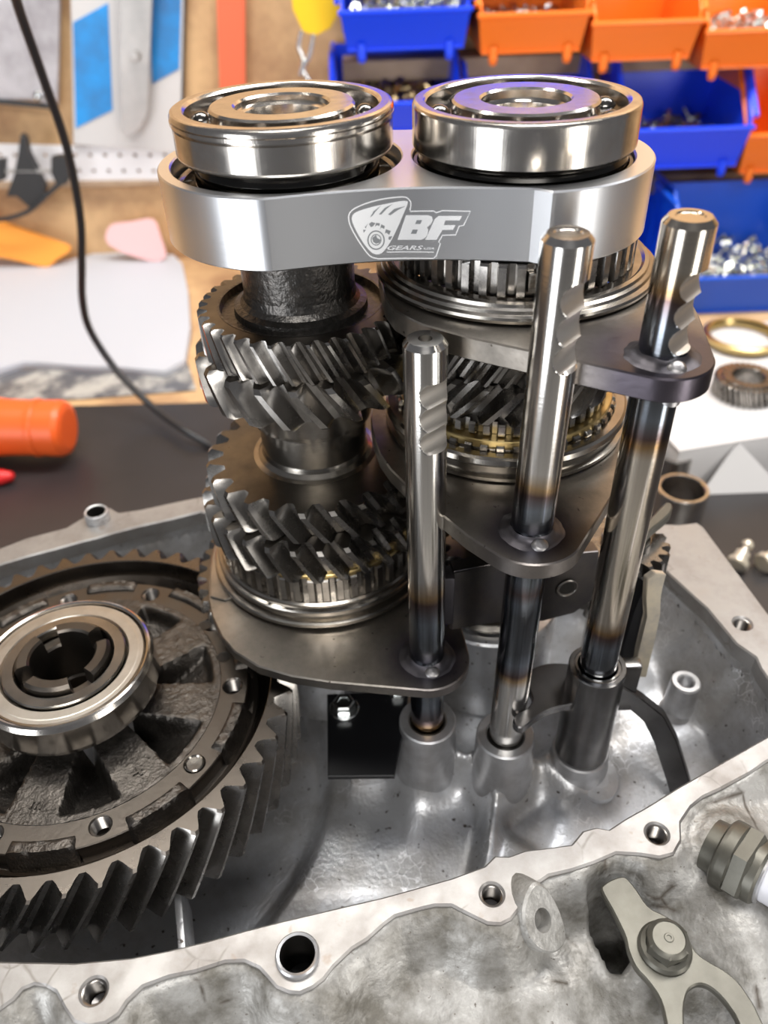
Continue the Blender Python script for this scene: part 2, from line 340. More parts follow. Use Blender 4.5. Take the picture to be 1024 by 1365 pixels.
M_print_blue = mat('printed_blue', (0.01, 0.30, 0.78), 0.45, var=(9, (0.03, 0.16, 0.40), 0.42, 0.6))
M_greysteel = mat('grey_tool_steel', (0.50, 0.48, 0.46), 0.4, 0.6, var=(20, (0.35, 0.34, 0.33), 0.4, 0.7))
M_foil = mat('grey_plastic_packaging', (0.45, 0.43, 0.45), 0.4, 0.2, var=(14, (0.24, 0.22, 0.23), 0.42, 0.62))
M_rubber = mat('black_rubber', (0.018, 0.019, 0.021), 0.45)
M_nut = mat('zinc_nuts', (0.62, 0.63, 0.60), 0.25, 1)
M_nut_y = mat('yellow_zinc_screws', (0.60, 0.45, 0.24), 0.28, 1)
M_whitehose = mat('white_grey_hose', (0.66, 0.66, 0.70), 0.38)
M_peg = mat('white_painted_strip', (0.78, 0.77, 0.79), 0.5)

AR = (49.9, 280.6); AL = (-28.0, 284.0); AD = (-128.3, 216.5)
UX, UY, UZ = Vector((1, 0, 0)), Vector((0, 1, 0)), Vector((0, 0, 1))

# ================================================================ SETTING
bm = BM(); box(bm, (-2500, 985, -900), (2500, 1005, 900)); wall = finish('wall_back', bm, M_wood, smooth=0); tag(wall, kind='structure')
bm = BM(); box(bm, (-2500, -3500, -920), (2500, 984, -900)); tag(finish('floor', bm, mat('concrete_floor', (0.42, 0.41, 0.39), 0.6, 0, var=(3, (0.30, 0.29, 0.28), 0.4, 0.65)), smooth=0), kind='structure')
t = thing('workbench', 'worn plywood workbench top running under everything up to the plywood wall', 'workbench', (0, 500, -20))
bm = BM(); box(bm, (-900, 16, -20), (900, 984.5, 0), 1); finish('bench_top', bm, M_wood, t, smooth=0)
bm = BM(); box(bm, (-900, -4, -60), (900, 15.5, 0), 1); finish('front_edge', bm, M_wood2, t, smooth=0)
for x_ in (-850, 850):
    for y_ in (40, 940):
        bm = BM(); box(bm, (x_ - 35, y_ - 35, -900), (x_ + 35, y_ + 35, -20.2), 2); finish('leg', bm, M_wood2, t, smooth=0)
bm = BM(); p0 = un(0, 545, Z=2); p1 = un(1024, 520, Z=2)
for z in (0.1, 2.5):
    pass
bm = slab([[(-700, 22), (800, 22), (800, 590), (250, 622), (-180, 628), (-700, 640)]], 0.1, 2.6, 0.5)
tag(finish('rubber_mat', bm, M_mat, loc=(0, 300, 0.1)), 'black rubber mat covering the bench under the gearbox case', 'mat')

# ================================================================ TRANSMISSION CASE
ZF = 106.0
case = thing('gearbox_case', 'open cast aluminium gearbox half case with machined rim and gears standing inside', 'gearbox case', (0, 215, 3))
def P(lst, Z=ZF): return [xy(a, b, Z) for a, b in lst]
inner_px_far = [(0,752.5),(38,741),(73,732),(108,722),(129,717),(152,710),(187,701),(228,692),(267,682)]
inner_px_right = [(855,732),(890,763),(925,795),(943,811),(982,858),(1008,876),(1014,890)]
inner_px_near = [(1060,958),(1024,981),(904,1049),(862,1075),(835,1090),(812,1105),(795,1102),(777,1107),(762,1125),(725,1130),(700,1133),(678,1141),(660,1140),(646,1154),(602,1170),(512,1195),(380,1226),(325,1240),(275,1254),(225,1266),(175,1276),(100,1283),(0,1281)]
far = P(inner_px_far); right = P(inner_px_right); near = P(inner_px_near)
left_arc = [(AD[0] + 104 * math.cos(math.radians(a)), AD[1] + 104 * math.sin(math.radians(a))) for a in range(250, 130, -12)]
inner = far + [(-60, 326), (-20, 334), (40, 334), (90, 320)] + right + near + left_arc
outer_far = P([(0,730.6),(35,717),(88,703),(110,690),(120,676),(146,676),(158,683),(187,679),(228,670),(267,662)])
outer_right = P([(876,698),(905,699),(929,696),(938,702),(1024,817),(1060,866)])
outer_near = P([(1060,1012),(1024,1014),(1001,1030),(960,1052),(938,1062),(922,1075),(908,1096),(909,1120),(899,1138),(880,1143),(855,1139),(822,1137),(792,1150),(762,1160),(732,1167),(705,1185),(692,1212),(682,1225),(668,1232),(650,1231),(627,1220),(602,1207),(580,1207),(562,1211),(527,1221),(512,1232),(490,1252),(470,1264),(445,1288),(432,1305),(418,1316),(400,1324),(385,1323),(368,1316),(357,1303),(345,1290),(325,1281),(300,1282),(260,1295),(225,1302),(190,1315),(170,1334),(158,1352),(140,1364),(118,1368),(98,1362),(86,1345),(74,1322),(60,1314),(45,1312),(30,1318),(18,1332),(0,1345),(-30,1352)])
left_out = [(AD[0] + 122 * math.cos(math.radians(a)), AD[1] + 122 * math.sin(math.radians(a))) for a in range(245, 135, -12)]
outer = outer_far + [(-62, 352), (-10, 362), (60, 360), (100, 340)] + outer_right + [(190, 190)] + outer_near + left_out
holes = []
threaded = [(125,1321,3.9),(656,1192,3.7),(876,1111,3.8),(990,831,3.9)]
for a, b, r in threaded: holes.append(circ(xy(a, b, ZF), r, 32))
dowels = [(397,1275,6.3),(131,692,5.6)]
for a, b, r in dowels: holes.append(circ(xy(a, b, ZF), r - 0.05, 32))
bm = slab([outer, inner] + holes, ZF - 9, ZF, 0.7)
finish('machined_rim', bm, M_flange, case, label='machined flat rim with stains and scratches')
# threaded holes and dowel sleeves
for a, b, r in threaded:
    c = xy(a, b, ZF); bm = BM()
    prof = [(r + 0.9, ZF + .02), (r + .1, ZF - 0.9)]
    z = ZF - 0.9
    while z > ZF - 9: prof += [(r - 0.1, z), (r - 0.75, z - 0.55), (r - 0.1, z - 1.1)]; z -= 1.1
    prof += [(r - 0.6, z), (0, z - 1)]
    lathe(bm, c, prof, 32); finish('threaded_hole', bm, M_hole, case, smooth=50)
for (a, b, r), h, mt in zip(dowels, (2.2, 5.5), (M_boss, M_case)):
    c = xy(a, b, ZF); bm = BM()
    lathe(bm, c, [(r + .9, ZF - 6), (r + 0.6, ZF + h - 0.6), (r + .1, ZF + h), (r - 0.7, ZF + h - 0.3), (r - 0.9, ZF - 18), (0, ZF - 18.5)], 40)
    for f in bm.faces:
        if f.calc_center_median().z < ZF + h - 1.2 and (f.calc_center_median().xy - Vector(c)).length < r - 0.5: f.material_index = 1
    finish('dowel_sleeve', bm, [mt, M_dark], case, label='thin dowel sleeve standing out of the rim')  # second material paints the shade of the deep bore
# walls
def wallmesh(poly, zs, offs, name, m, outward=1):
    bm = BM(); n = len(poly); V = [Vector(p) for p in poly]; nr = []
    for i in range(n):
        d = (V[(i + 1) % n] - V[i - 1]); d.normalize(); nr.append(Vector((d.y, -d.x)))
    rings = []
    for z, o in zip(zs, offs):
        rings.append([bm.verts.new((V[i].x + nr[i].x * o, V[i].y + nr[i].y * o, z)) for i in range(n)])
    for a, b in zip(rings, rings[1:]): bridge(bm, a, b)
    return finish(name, bm, m, case, smooth=60)
def area2(p): return sum(p[i - 1][0] * p[i][1] - p[i][0] * p[i - 1][1] for i in range(len(p))) / 2
sgn = 1 if area2(inner) > 0 else -1      # normal (dy,-dx) points outward for CCW
wallmesh(inner, [ZF - 1.2, ZF - 8.9, 60, 18], [0.35 * sgn, 0.3 * sgn, -1.5 * sgn, -3 * sgn], 'inner_wall', M_case)
sgo = 1 if area2(outer) > 0 else -1
wallmesh(outer, [ZF - 8.6, ZF - 14, 3], [-0.4 * sgo, -3.2 * sgo, -5.5 * sgo], 'outer_wall', M_case_out)
# distance field to a polygon
def sdf(X, Y, poly):
    P_ = np.array(poly); Q = np.roll(P_, -1, 0); d2 = np.full(X.shape, 1e9); ins = np.zeros(X.shape, bool)
    for (ax, ay), (bx, by) in zip(P_, Q):
        ex, ey = bx - ax, by - ay; L2 = ex * ex + ey * ey + 1e-9
        tt = np.clip(((X - ax) * ex + (Y - ay) * ey) / L2, 0, 1)
        d2 = np.minimum(d2, (X - ax - tt * ex) ** 2 + (Y - ay - tt * ey) ** 2)
        cond = ((ay > Y) != (by > Y)) & (X < (bx - ax) * (Y - ay) / (by - ay + 1e-12) + ax)
        ins ^= cond
    d = np.sqrt(d2); return np.where(ins, d, -d)
def sstep(x, a, b): q = np.clip((x - a) / (b - a), 0, 1); return q * q * (3 - 2 * q)
def segd(X, Y, a, b):
    ex, ey = b[0] - a[0], b[1] - a[1]; tt = np.clip(((X - a[0]) * ex + (Y - a[1]) * ey) / (ex * ex + ey * ey), 0, 1)
    return np.hypot(X - a[0] - tt * ex, Y - a[1] - tt * ey), tt
BL = (15.4, 214.5); BMp = (47.9, 206.5); BR = (82.4, 209.6)
def grid(x0, x1, y0, y1, st, hf, keep, name, m):
    xs = np.arange(x0, x1, st); ys = np.arange(y0, y1, st); X, Y = np.meshgrid(xs, ys); Z = hf(X, Y); K = keep(X, Y)
    ny, nx = X.shape; idx = np.arange(nx * ny).reshape(ny, nx)
    q = np.stack([idx[:-1, :-1], idx[:-1, 1:], idx[1:, 1:], idx[1:, :-1]], -1).reshape(-1, 4)
    kk = (K[:-1, :-1] & K[:-1, 1:] & K[1:, 1:] & K[1:, :-1]).reshape(-1); q = q[kk]
    used = np.unique(q); remap = -np.ones(nx * ny, int); remap[used] = np.arange(len(used))
    co = np.stack([X, Y, Z], -1).reshape(-1, 3)[used]
    org = np.array(ORG[case.name]); co = (co - org) * MM
    me = bpy.data.meshes.new(name); me.from_pydata(co.tolist(), [], remap[q].tolist()); me.materials.append(m); me.shade_smooth()
    o = bpy.data.objects.new(name, me); C.objects.link(o); o.parent = case; return o
def bumps(X, Y, s, seed):
    r = np.random.RandomState(seed); out = np.zeros(X.shape)
    for k in range(14):
        a = r.rand() * 2 * PI; f_ = (0.5 + r.rand()) / s; out += np.sin((X * math.cos(a) + Y * math.sin(a)) * f_ + r.rand() * 6.3)
    return out / 7
def floor_h(X, Y):
    d = sdf(X, Y, inner)
    rD = np.hypot(X - AD[0], Y - AD[1])
    h = 40 + 17 * sstep(X, 60, 108) * sstep(Y, 185, 225) - 6 * sstep(-Y, -165, -140) + 0.7 * bumps(X, Y, 9, 3)
    for b, top, rad in ((BL, 74, 11), (BMp, 78, 11.2), (BR, 60, 15)):
        r = np.hypot(X - b[0], Y - b[1]); h = np.maximum(h, h + (top - h) * 0.38 * np.exp(-np.clip(r - rad, 0, 99) / 5.0))
    # ribs running from the bosses to the near wall
    for a, b, hh, wd in ((BMp, (31, 150), 13, 4.5), (BL, (8, 190), 5, 8), (BL, BMp, 22, 4), (BMp, BR, 14, 8), (BR, (64, 172), 10, 12), (BL, (2, 236), 24, 4)):
        s, tt = segd(X, Y, a, b); h = h + hh * np.exp(-(s / wd) ** 2) * (1 - 0.55 * tt) * (np.hypot(X - a[0], Y - a[1]) > 6)
    # diagonal step, plateau left of it
    s = (X - 62) * 0.75 + (Y - 172) * 0.66; h = h + 9 * sstep(-s, -2, 6) * sstep(X, 34, 48) * sstep(-Y, -205, -160)
    # shaft bearing seat and raised bulge at the right
    r = np.hypot((X - 118) / 1.2, Y - 262); h = h + 12 * np.exp(-(r / 15) ** 2)
    r = np.hypot(X - 140, (Y - 232) / 1.3); h = h + 3 * np.exp(-(r / 12) ** 2)
    for b, rad in ((BL, 12), (BMp, 12), (BR, 12)):
        r = np.hypot(X - b[0], Y - b[1]); h = np.where(r < rad + 1, np.minimum(h, 60), h)
    # steep but rounded walls
    far_side = sstep(Y, 190, 240)
    h = h + (ZF - 12 - h) * np.clip(1 - d / (6 + 12 * far_side), 0, 1) ** 1.8
    # pit under the ring gear
    pit = sstep(rD, 92, 101); h = h * pit + (1 - pit) * (26 + 0.02 * rD)
    return h
grid(-236, 185, 95, 345, 1.5, floor_h, lambda X, Y: sdf(X, Y, inner) > -1.4, 'cavity_floor', M_case)
PIT = [xy(a, b, 98) for a, b in [(786,1182),(800,1168),(822,1160),(846,1168),(874,1206),(862,1228),(838,1258),(828,1258),(806,1222)]]
BULGES = [(un(960, 1130, Z=100), 20, 9), (un(430, 1345, Z=92), 16, 6), (un(590, 1290, Z=92), 20, 7), (un(760, 1300, Z=90), 14, 7), (un(985, 1260, Z=92), 16, 6)]
def out_h(X, Y):
    d = -sdf(X, Y, outer)
    ease = sstep(X, 70, 120)
    h = ZF - 1.5 - (24 - 18 * ease) * sstep(d, 0, 13 - 4 * ease) - 0.22 * np.clip(d - 6, 0, 99) * (1 - .5 * ease) + 1.1 * bumps(X, Y, 7, 5)
    for c, s, a in BULGES: h = h + a * np.exp(-(((X - c.x) ** 2 + (Y - c.y) ** 2) / s ** 2)) * sstep(d, 1, 9)
    p = sdf(X, Y, PIT); h = h - 34 * sstep(p, -1.4, 1.2)
    h = h + 2.0 * np.exp(-((p + 3.2) / 1.8) ** 2)
    g, tt = segd(X, Y, xy(735, 1225, 95), xy(800, 1365, 90)); h = h - 3 * np.exp(-(g / 5) ** 2)
    return np.minimum(h, ZF - 1.2)
grid(-150, 215, 50, 200, 1.25, out_h, lambda X, Y: (sdf(X, Y, outer) < 2.0) & (Y < 200), 'outer_skirt', M_case_out)
# bosses for the shift rods
for c, top, r in ((BL, 84, 12.2), (BMp, 83, 12.3)):
    bm = BM(); lathe(bm, c, [(r + 4.5, 34), (r + 1.6, 48), (r + 0.4, 68), (r, top - 0.6), (r - 0.6, top), (8.4, top), (7.8, top - 0.8), (7.6, top - 12), (0, top - 12)], 64)
    finish('shift_rod_boss', bm, M_boss, case, label='round machined boss guiding a rod')
    bm = BM(); ring(bm, c, 7.15, 7.7, top - 2, top - 0.6, 0.1, 48); finish('seal_ring', bm, M_dark, case)
bm = BM(); lathe(bm, BR, [(19, 40), (14.5, 52), (12.6, 60), (12.2, 65.5), (11.6, 66.2), (0, 66.2)], 64); finish('shift_rod_boss', bm, M_boss, case, label='third boss carrying the selector sleeve')
c = xy(915, 908, 80); bm = BM()
lathe(bm, c, [(9.5, 56), (7.2, 62), (6.6, 79), (6.0, 80), (4.0, 80), (3.4, 79), (3.2, 71), (0, 70)], 48); finish('bolt_boss', bm, M_boss, case)
c = xy(797, 1045, 52); bm = BM(); fr = axes_of((0.15, -0.45, 0.85))
lathe(bm, (c[0], c[1], 56), [(11, -9), (10, -1), (9, 0), (4, 1.2), (0, 1.4)], 40, fr); finish('casting_plug', bm, M_case, case)
# bearing seat of the second shaft
bm = BM(); ring(bm, AR, 27, 33, 40, 92, 1.0); finish('bearing_seat', bm, M_case, case, label='round cast wall around the second shaft bearing')
bm = BM(); ring(bm, AL, 30, 36, 40, 96, 1.0); finish('bearing_seat', bm, M_case, case)
# diagonal rib in the dark gap and lug outside
bm = BM(); box(bm, (-1.4, -20, 0), (1.4, 14, 26), .6, Matrix.Translation(un(240, 1222, Z=70) - Vector((0, 0, 24))) @ Matrix.Rotation(0.25, 4, 'Z')); finish('rib', bm, M_case, case)
lc = un(724, 1227, Z=101); n_ = Vector((0.55, -0.55, 0.62)).normalized(); fr = axes_of(n_)
bm = BM(); u_, v_, w_ = fr; rings = []
uh = (UZ - n_ * n_.z).normalized(); vh = n_.cross(uh)
out = [(11.5, -4), (9, 3.5), (2, 7.5), (-6, 6.5), (-12, 1.5), (-12, -4.5), (-4, -7.5), (6, -7.5)]
out = smooth_poly(out, 4)
for d_, s_ in ((-9, 1.15), (-0.8, 1.0), (0, 0.92)):
    rings.append([bm.verts.new(lc + uh * a * s_ + vh * b * s_ + n_ * d_) for a, b in out])
for a, b in zip(rings, rings[1:]): bridge(bm, a, b)
m_ = len(out); hr = [bm.verts.new(lc + uh * 4.2 * math.cos(math.atan2(b, a)) + vh * 3.4 * math.sin(math.atan2(b, a))) for a, b in out]
bridge(bm, rings[-1], hr); hb = [bm.verts.new(v.co - n_ * 5) for v in hr]; bridge(bm, hr, hb); bm.faces.new(hb)
finish('lug', bm, M_case_out, case, label='cast lug with a small round hole')

# ================================================================ DIFFERENTIAL
diff = thing('differential', 'big dark differential with helical ring gear and a sealed bearing on its hub', 'differential', (AD[0], AD[1], 40))
bm = BM(); gear(bm, AD, 110, 74, 88.4, 81.6, 48, -0.24, rin=79.2, ch=1.0, phase=0.02, tipw=0.12, rootw=0.20)
for f in bm.faces:
    f.normal_update()
    if abs(f.normal.z) < 0.7: f.material_index = 1
finish('ring_gear', bm, [M_ring, M_gear], diff, smooth=30)
bm = BM(); lathe(bm, AD, [(79.3, 109.9), (78.9, 109.6), (78.2, 101), (75.5, 97), (72.5, 94), (69.5, 93), (69.5, 80), (81, 78)], 160); finish('gear_lip', bm, M_ring, diff)
# carrier disc with cast pockets (polar height map)
def carrier():
    bm = BM(); nr, na = 36, 360; R0, R1 = 24.0, 57.2; rows = []
    for i in range(nr + 1):
        r = R0 + (R1 - R0) * i / nr; row = []
        for j in range(na):
            a = 2 * PI * j / na
            z = 105.2 - 0.02 * (r - 34)
            k = ((math.degrees(a) + 360 - 18 + 22.5) % 45) - 22.5       # offset from a pocket axis
            s = abs(math.radians(k)) * r
            halfw = 5.2 + (r - 34) * 0.30
            e = min(halfw - s, (54.0 - r) * 1.0)
            dz = 0
            if e > 0: dz = -min(1, e / 2.6) ** 0.8 * (4.5 + 9 * (54 - r) / 20)
            z += dz + 0.22 * noise.noise(Vector((r * math.cos(a), r * math.sin(a), 3)) * 0.6)
            row.append(bm.verts.new((AD[0] + r * math.cos(a), AD[1] + r * math.sin(a), z)))
        rows.append(row)
    for a, b in zip(rows, rows[1:]): bridge(bm, a, b)
    return bm
finish('carrier_web', carrier(), M_diff_rough, diff, smooth=60, label='rough sand cast web with radial pockets')
hl = []; bolt_angles = [3 + 36 * k for k in range(10)]
for k, a in enumerate(bolt_angles):
    ar = math.radians(a); hl.append(circ((AD[0] + 62.3 * math.cos(ar), AD[1] + 62.3 * math.sin(ar)), 3.9, 28))
for a in (21, 39 - 18 + 0):
    pass
out = []
for j in range(400):
    a = 2 * PI * j / 400; k = ((math.degrees(a) - 3 + 360) % 36) - 18
    q = 0.0; out.append((AD[0] + (68.6 - 5.0 * q) * math.cos(a), AD[1] + (68.6 - 5.0 * q) * math.sin(a)))
bm = slab([out, circ(AD, 57.0, 200)] + hl, 96, 104.6, 0.4)
finish('carrier_flange', bm, M_diff, diff, label='machined flange ring with threaded holes')
bm = BM(); lathe(bm, AD, [(55, 97.5), (70.5, 97.5), (71.8, 96.5), (72, 84), (55, 84)], 160); finish('carrier_back', bm, M_diff, diff)
for k in range(10):
    a0 = math.radians(3 + 18 + 36 * k); bm = BM(); rows = []
    for i in range(9):
        row = []
        for j in range(25):
            s = (j / 24 - 0.5) * 2; r = 63.6 + (71.4 - 63.6) * i / 8; e = min(1, (1 - abs(s)) * 5, i / 0.8 + 0.3, (8 - i) / 1.6)
            aa = a0 + math.radians(10.6) * s; z = (104.0 if r < 68.7 else 99.5 - 2 * (r - 68.7)) + (2.4 if r < 68.7 else 6.0) * max(0, e) ** 0.6 + 0.5 * noise.noise(Vector((r, aa * 60, k)) * 0.9) * e
            row.append(bm.verts.new((AD[0] + r * math.cos(aa), AD[1] + r * math.sin(aa), z)))
        rows.append(row)
    for x_, y_ in zip(rows, rows[1:]):
        for j in range(24): bm.faces.new((x_[j], x_[j + 1], y_[j + 1], y_[j]))
    finish('cast_pad', bm, M_diff_rough, diff, smooth=60)
for k, a in enumerate(bolt_angles):
    ar = math.radians(a); c = (AD[0] + 62.3 * math.cos(ar), AD[1] + 62.3 * math.sin(ar)); bm = BM()
    if a % 360 == 327:    # dowel pin, pressed flush
        lathe(bm, c, [(3.85, 97), (3.85, 105.2), (3.4, 105.6), (3.1, 105.2), (2.9, 104.9), (0, 104.8)], 40); finish('dowel_pin', bm, M_sleeve, diff, label='hollow dowel pin pressed into the flange'); continue
    prof = [(4.3, 104.65), (3.85, 103.9)]; z = 103.9
    while z > 96: prof += [(3.85, z), (3.1, z - .6), (3.85, z - 1.2)]; z -= 1.2
    prof += [(0, z)]
    lathe(bm, c, prof, 32); finish('threaded_hole', bm, M_hole, diff, smooth=50)
for a in (40.5, 19):
    ar = math.radians(a); c = (AD[0] + 59.6 * math.cos(ar), AD[1] + 59.6 * math.sin(ar)); bm = BM()
    lathe(bm, c, [(2.9, 104.75), (2.6, 104.72), (2.5, 104.7), (0, 104.7)], 28); finish('drilled_hole', bm, M_dark, diff)  # flat dark disc, the shade of the hole painted on
for s_, ang, rr_, size in (('4', -49.5, 48, 8), ('m', -94.5, 49, 6.5)):
    tb = text_bm(s_, size, extrude=0.5, offset=0.12); ar = math.radians(ang)
    bmesh.ops.transform(tb, matrix=Matrix.Translation((AD[0] + rr_ * math.cos(ar), AD[1] + rr_ * math.sin(ar), 105.0)) @ Matrix.Rotation(ar + PI / 2, 4, 'Z') @ Matrix.Translation((-size * .3, -size * .3, 0)), verts=tb.verts)
    finish('cast_numeral', tb, M_diff_rough, diff)
# sealed bearing on the hub
DB = (AD[0] - 0.8, AD[1])
bm = BM(); lathe(bm, DB, [(33.0, 112), (34.0, 113), (34.4, 115), (34.4, 126.2), (33.4, 128.2), (32.6, 128.6), (31.8, 128.2), (31.5, 126.8), (31.2, 113)], 128)
br = finish('hub_bearing', bm, M_race, diff, label='bright outer race of the sealed hub bearing')
bm = BM(); lathe(bm, DB, [(31.1, 127.2), (30.6, 127.9), (29.0, 127.9), (28.6, 128.0), (25.1, 128.0), (24.4, 127.2)], 128); finish('bearing_shield', bm, M_shield, br)
bm = BM(); lathe(bm, DB, [(31.45, 127.0), (24.1, 126.6)], 96); finish('seal_gap', bm, M_black, br)
bm = BM(); ring(bm, DB, 19.0, 23.9, 113, 128.9, 0.5, 128); finish('inner_race', bm, M_sleeve, br)
def notch_hub():
    bm = BM(); seg = 192; zs = [110, 127.0, 131.2]; def_ = []
    def top(a):
        k = (a - 40) % 90
        return 132.0 if 14 < k < 76 else 125.0
    ro, ri_ = 18.2, 12.6
    col = [[], [], [], [], []]
    for j in range(seg):
        a = 360 * j / seg; ar = math.radians(a); t_ = top(a); cx, cy = math.cos(ar), math.sin(ar)
        for k, (r, z) in enumerate(((ro, 108), (ro, t_ - 1.2), (ro - 1.2, t_), (ri_ + 0.8, t_), (ri_, t_ - 0.9))):
            col[k].append(bm.verts.new((DB[0] + r * cx, DB[1] + r * cy, z)))
    low = [bm.verts.new((DB[0] + (ri_ - .2) * math.cos(2 * PI * j / seg), DB[1] + (ri_ - .2) * math.sin(2 * PI * j / seg), 104)) for j in range(seg)]
    col.append(low)
    for a, b in zip(col, col[1:]): bridge(bm, a, b)
    lathe(bm, DB, [(12.6, 106), (11.2, 105.5), (10.9, 92), (0, 90)], 64)
    return bm
finish('notched_hub', notch_hub(), M_diff, diff, smooth=30, label='notched hub end inside the bearing')
bm = BM(); lathe(bm, AD, [(18.4, 112.5), (19, 112), (24, 110), (27, 105.2)], 96); finish('hub_shoulder', bm, M_diff_rough, diff)

# ================================================================ SHAFT STACKS
def bearing(parent, c, z0, z1, ro, ri_out, rio, rbore, n, m_out, groove=False, label=None):
    bm = BM(); p = [(ri_out, z0 + 1), (ri_out, z1 - 1.0), (ri_out + 0.7, z1 - .2), (ri_out + 1.1, z1), (ro - 1.4, z1), (ro - 0.5, z1 - 0.45), (ro, z1 - 1.5)]
    if groove: p += [(ro, z1 - 2.0), (ro - .5, z1 - 2.1), (ro - .5, z1 - 2.4), (ro + .1, z1 - 2.6), (ro + .1, z1 - 3.7), (ro - 1.9, z1 - 3.8), (ro - 1.9, z1 - 4.7), (ro - .4, z1 - 4.8)]
    p += [(ro - (.4 if groove else 0), z0 + 1.6), (ro - .9, z0 + .4), (ro - 1.6, z0), (ri_out + 1, z0), (ri_out, z0 + 1)]
    lathe(bm, c, p, 160); b = finish('ball_bearing', bm, m_out, parent, label=label or 'polished outer ring of the top ball bearing')
    bm = BM(); ring(bm, c, rbore, rio, z0 + .5, z1 - 0.2, 0.7, 128); finish('inner_ring', bm, M_race, b, label='polished inner ring mirroring its surroundings')
    bm = BM(); lathe(bm, c, [(rio - .1, z1 - 4.6), (ri_out + .1, z1 - 4.6)], 96); finish('cage', bm, M_black, b)
    rm = (ri_out + rio) / 2; rb = (ri_out - rio) / 2 + 0.1; me = None
    for k in range(n):
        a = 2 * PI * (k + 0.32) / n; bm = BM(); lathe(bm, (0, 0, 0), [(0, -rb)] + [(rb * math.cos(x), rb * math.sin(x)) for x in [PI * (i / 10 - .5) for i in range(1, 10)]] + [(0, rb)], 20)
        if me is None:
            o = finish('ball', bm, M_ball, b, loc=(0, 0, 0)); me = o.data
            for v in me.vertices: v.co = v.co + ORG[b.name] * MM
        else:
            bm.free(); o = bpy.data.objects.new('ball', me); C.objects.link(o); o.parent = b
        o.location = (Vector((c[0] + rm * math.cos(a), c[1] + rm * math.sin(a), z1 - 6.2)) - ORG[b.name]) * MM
    return b
def helical(parent, c, m, *a, **k):
    bm = BM(); gear(bm, c, *a, **k)
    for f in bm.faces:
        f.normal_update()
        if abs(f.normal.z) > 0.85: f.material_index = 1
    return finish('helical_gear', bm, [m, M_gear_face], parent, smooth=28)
def dogring(parent, c, z0, z1, rt, rr, n, rin, m=None, name='dog_teeth', gap=None):
    bm = BM(); gear(bm, c, z1, z0, rt, rr, n, 0.0, rin=rin, ch=.7, tipw=0.42, rootw=0.34, steps=1); return finish(name, bm, m or M_tooth, parent, smooth=25)
ls = thing('gear_shaft', 'left upright gear shaft with black cast sleeve and stacked helical gears', 'gear shaft', (AL[0], AL[1], 97), None)
bearing(ls, AL, 298.7, 312.8, 36.0, 31.0, 23.6, 15.1, 9, M_race, groove=True)
bm = BM(); lathe(bm, AL, [(29.5, 276), (30.5, 278), (30.8, 295), (29.5, 298.2), (15, 298.2)], 128); finish('oil_collar', bm, M_black, ls, label='glossy black collar under the top bearing')
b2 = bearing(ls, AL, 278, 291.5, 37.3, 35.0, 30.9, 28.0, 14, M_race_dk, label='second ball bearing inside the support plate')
bm = BM(); lathe(bm, AL, [(0, 305.5), (4, 305.8), (4.5, 306.8), (8.8, 306.8), (9.4, 305.8), (12.5, 306.0), (13, 309.5), (15.05, 310.4), (15.05, 298)], 96); finish('shaft_end', bm, M_race, ls, label='countersunk shaft end with bright screw')
bm = BM(); lathe(bm, AL, [(20.6, 277.5), (20.8, 272), (20.4, 252), (20.9, 249), (22.2, 247.2), (24.6, 246.1), (24.9, 243.4), (29.6, 243.4), (30.1, 246.0), (31, 246.1)], 128); finish('cast_sleeve', bm, M_cast_blk, ls, label='black rough cast sleeve, dimpled')
bm = BM(); ring(bm, AL, 12, 19.5, 272.8, 278, .3); finish('shaft_collar', bm, M_race, ls)
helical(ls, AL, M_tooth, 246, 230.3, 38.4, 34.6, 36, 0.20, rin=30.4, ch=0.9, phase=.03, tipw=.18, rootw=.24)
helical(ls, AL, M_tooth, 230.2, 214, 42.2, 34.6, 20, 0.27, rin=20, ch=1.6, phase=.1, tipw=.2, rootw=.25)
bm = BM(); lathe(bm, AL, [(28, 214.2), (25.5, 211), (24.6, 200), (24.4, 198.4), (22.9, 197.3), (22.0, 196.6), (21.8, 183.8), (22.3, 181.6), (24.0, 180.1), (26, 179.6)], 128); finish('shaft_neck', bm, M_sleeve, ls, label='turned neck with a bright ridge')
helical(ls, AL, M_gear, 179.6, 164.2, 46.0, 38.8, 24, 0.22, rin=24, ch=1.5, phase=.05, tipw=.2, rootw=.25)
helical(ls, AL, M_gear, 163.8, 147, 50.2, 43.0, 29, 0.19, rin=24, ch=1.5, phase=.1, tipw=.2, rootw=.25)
bm = BM(); ring(bm, AL, 30, 44.4, 145.2, 147, 0.3); finish('brass_ring', bm, M_brass, ls)
dogring(ls, AL, 133, 145.2, 45.8, 43.3, 48, 30)
bm = BM(); lathe(bm, AL, [(42, 133.2), (46.2, 133.2), (47.0, 132.4), (47.0, 130.6), (48.2, 130.2), (48.6, 129.6), (48.6, 127.8), (47.4, 127.2), (47.4, 126.0), (50.2, 125.6), (50.8, 124.9), (50.8, 123.4), (49.4, 122.6), (40, 122.6)], 160); finish('synchro_sleeve', bm, M_sleeve, ls)
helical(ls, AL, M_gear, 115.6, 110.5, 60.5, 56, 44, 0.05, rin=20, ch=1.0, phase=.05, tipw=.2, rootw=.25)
bm = BM(); lathe(bm, AL, [(26, 122), (26, 97)], 64); finish('lower_journal', bm, M_sleeve, ls)

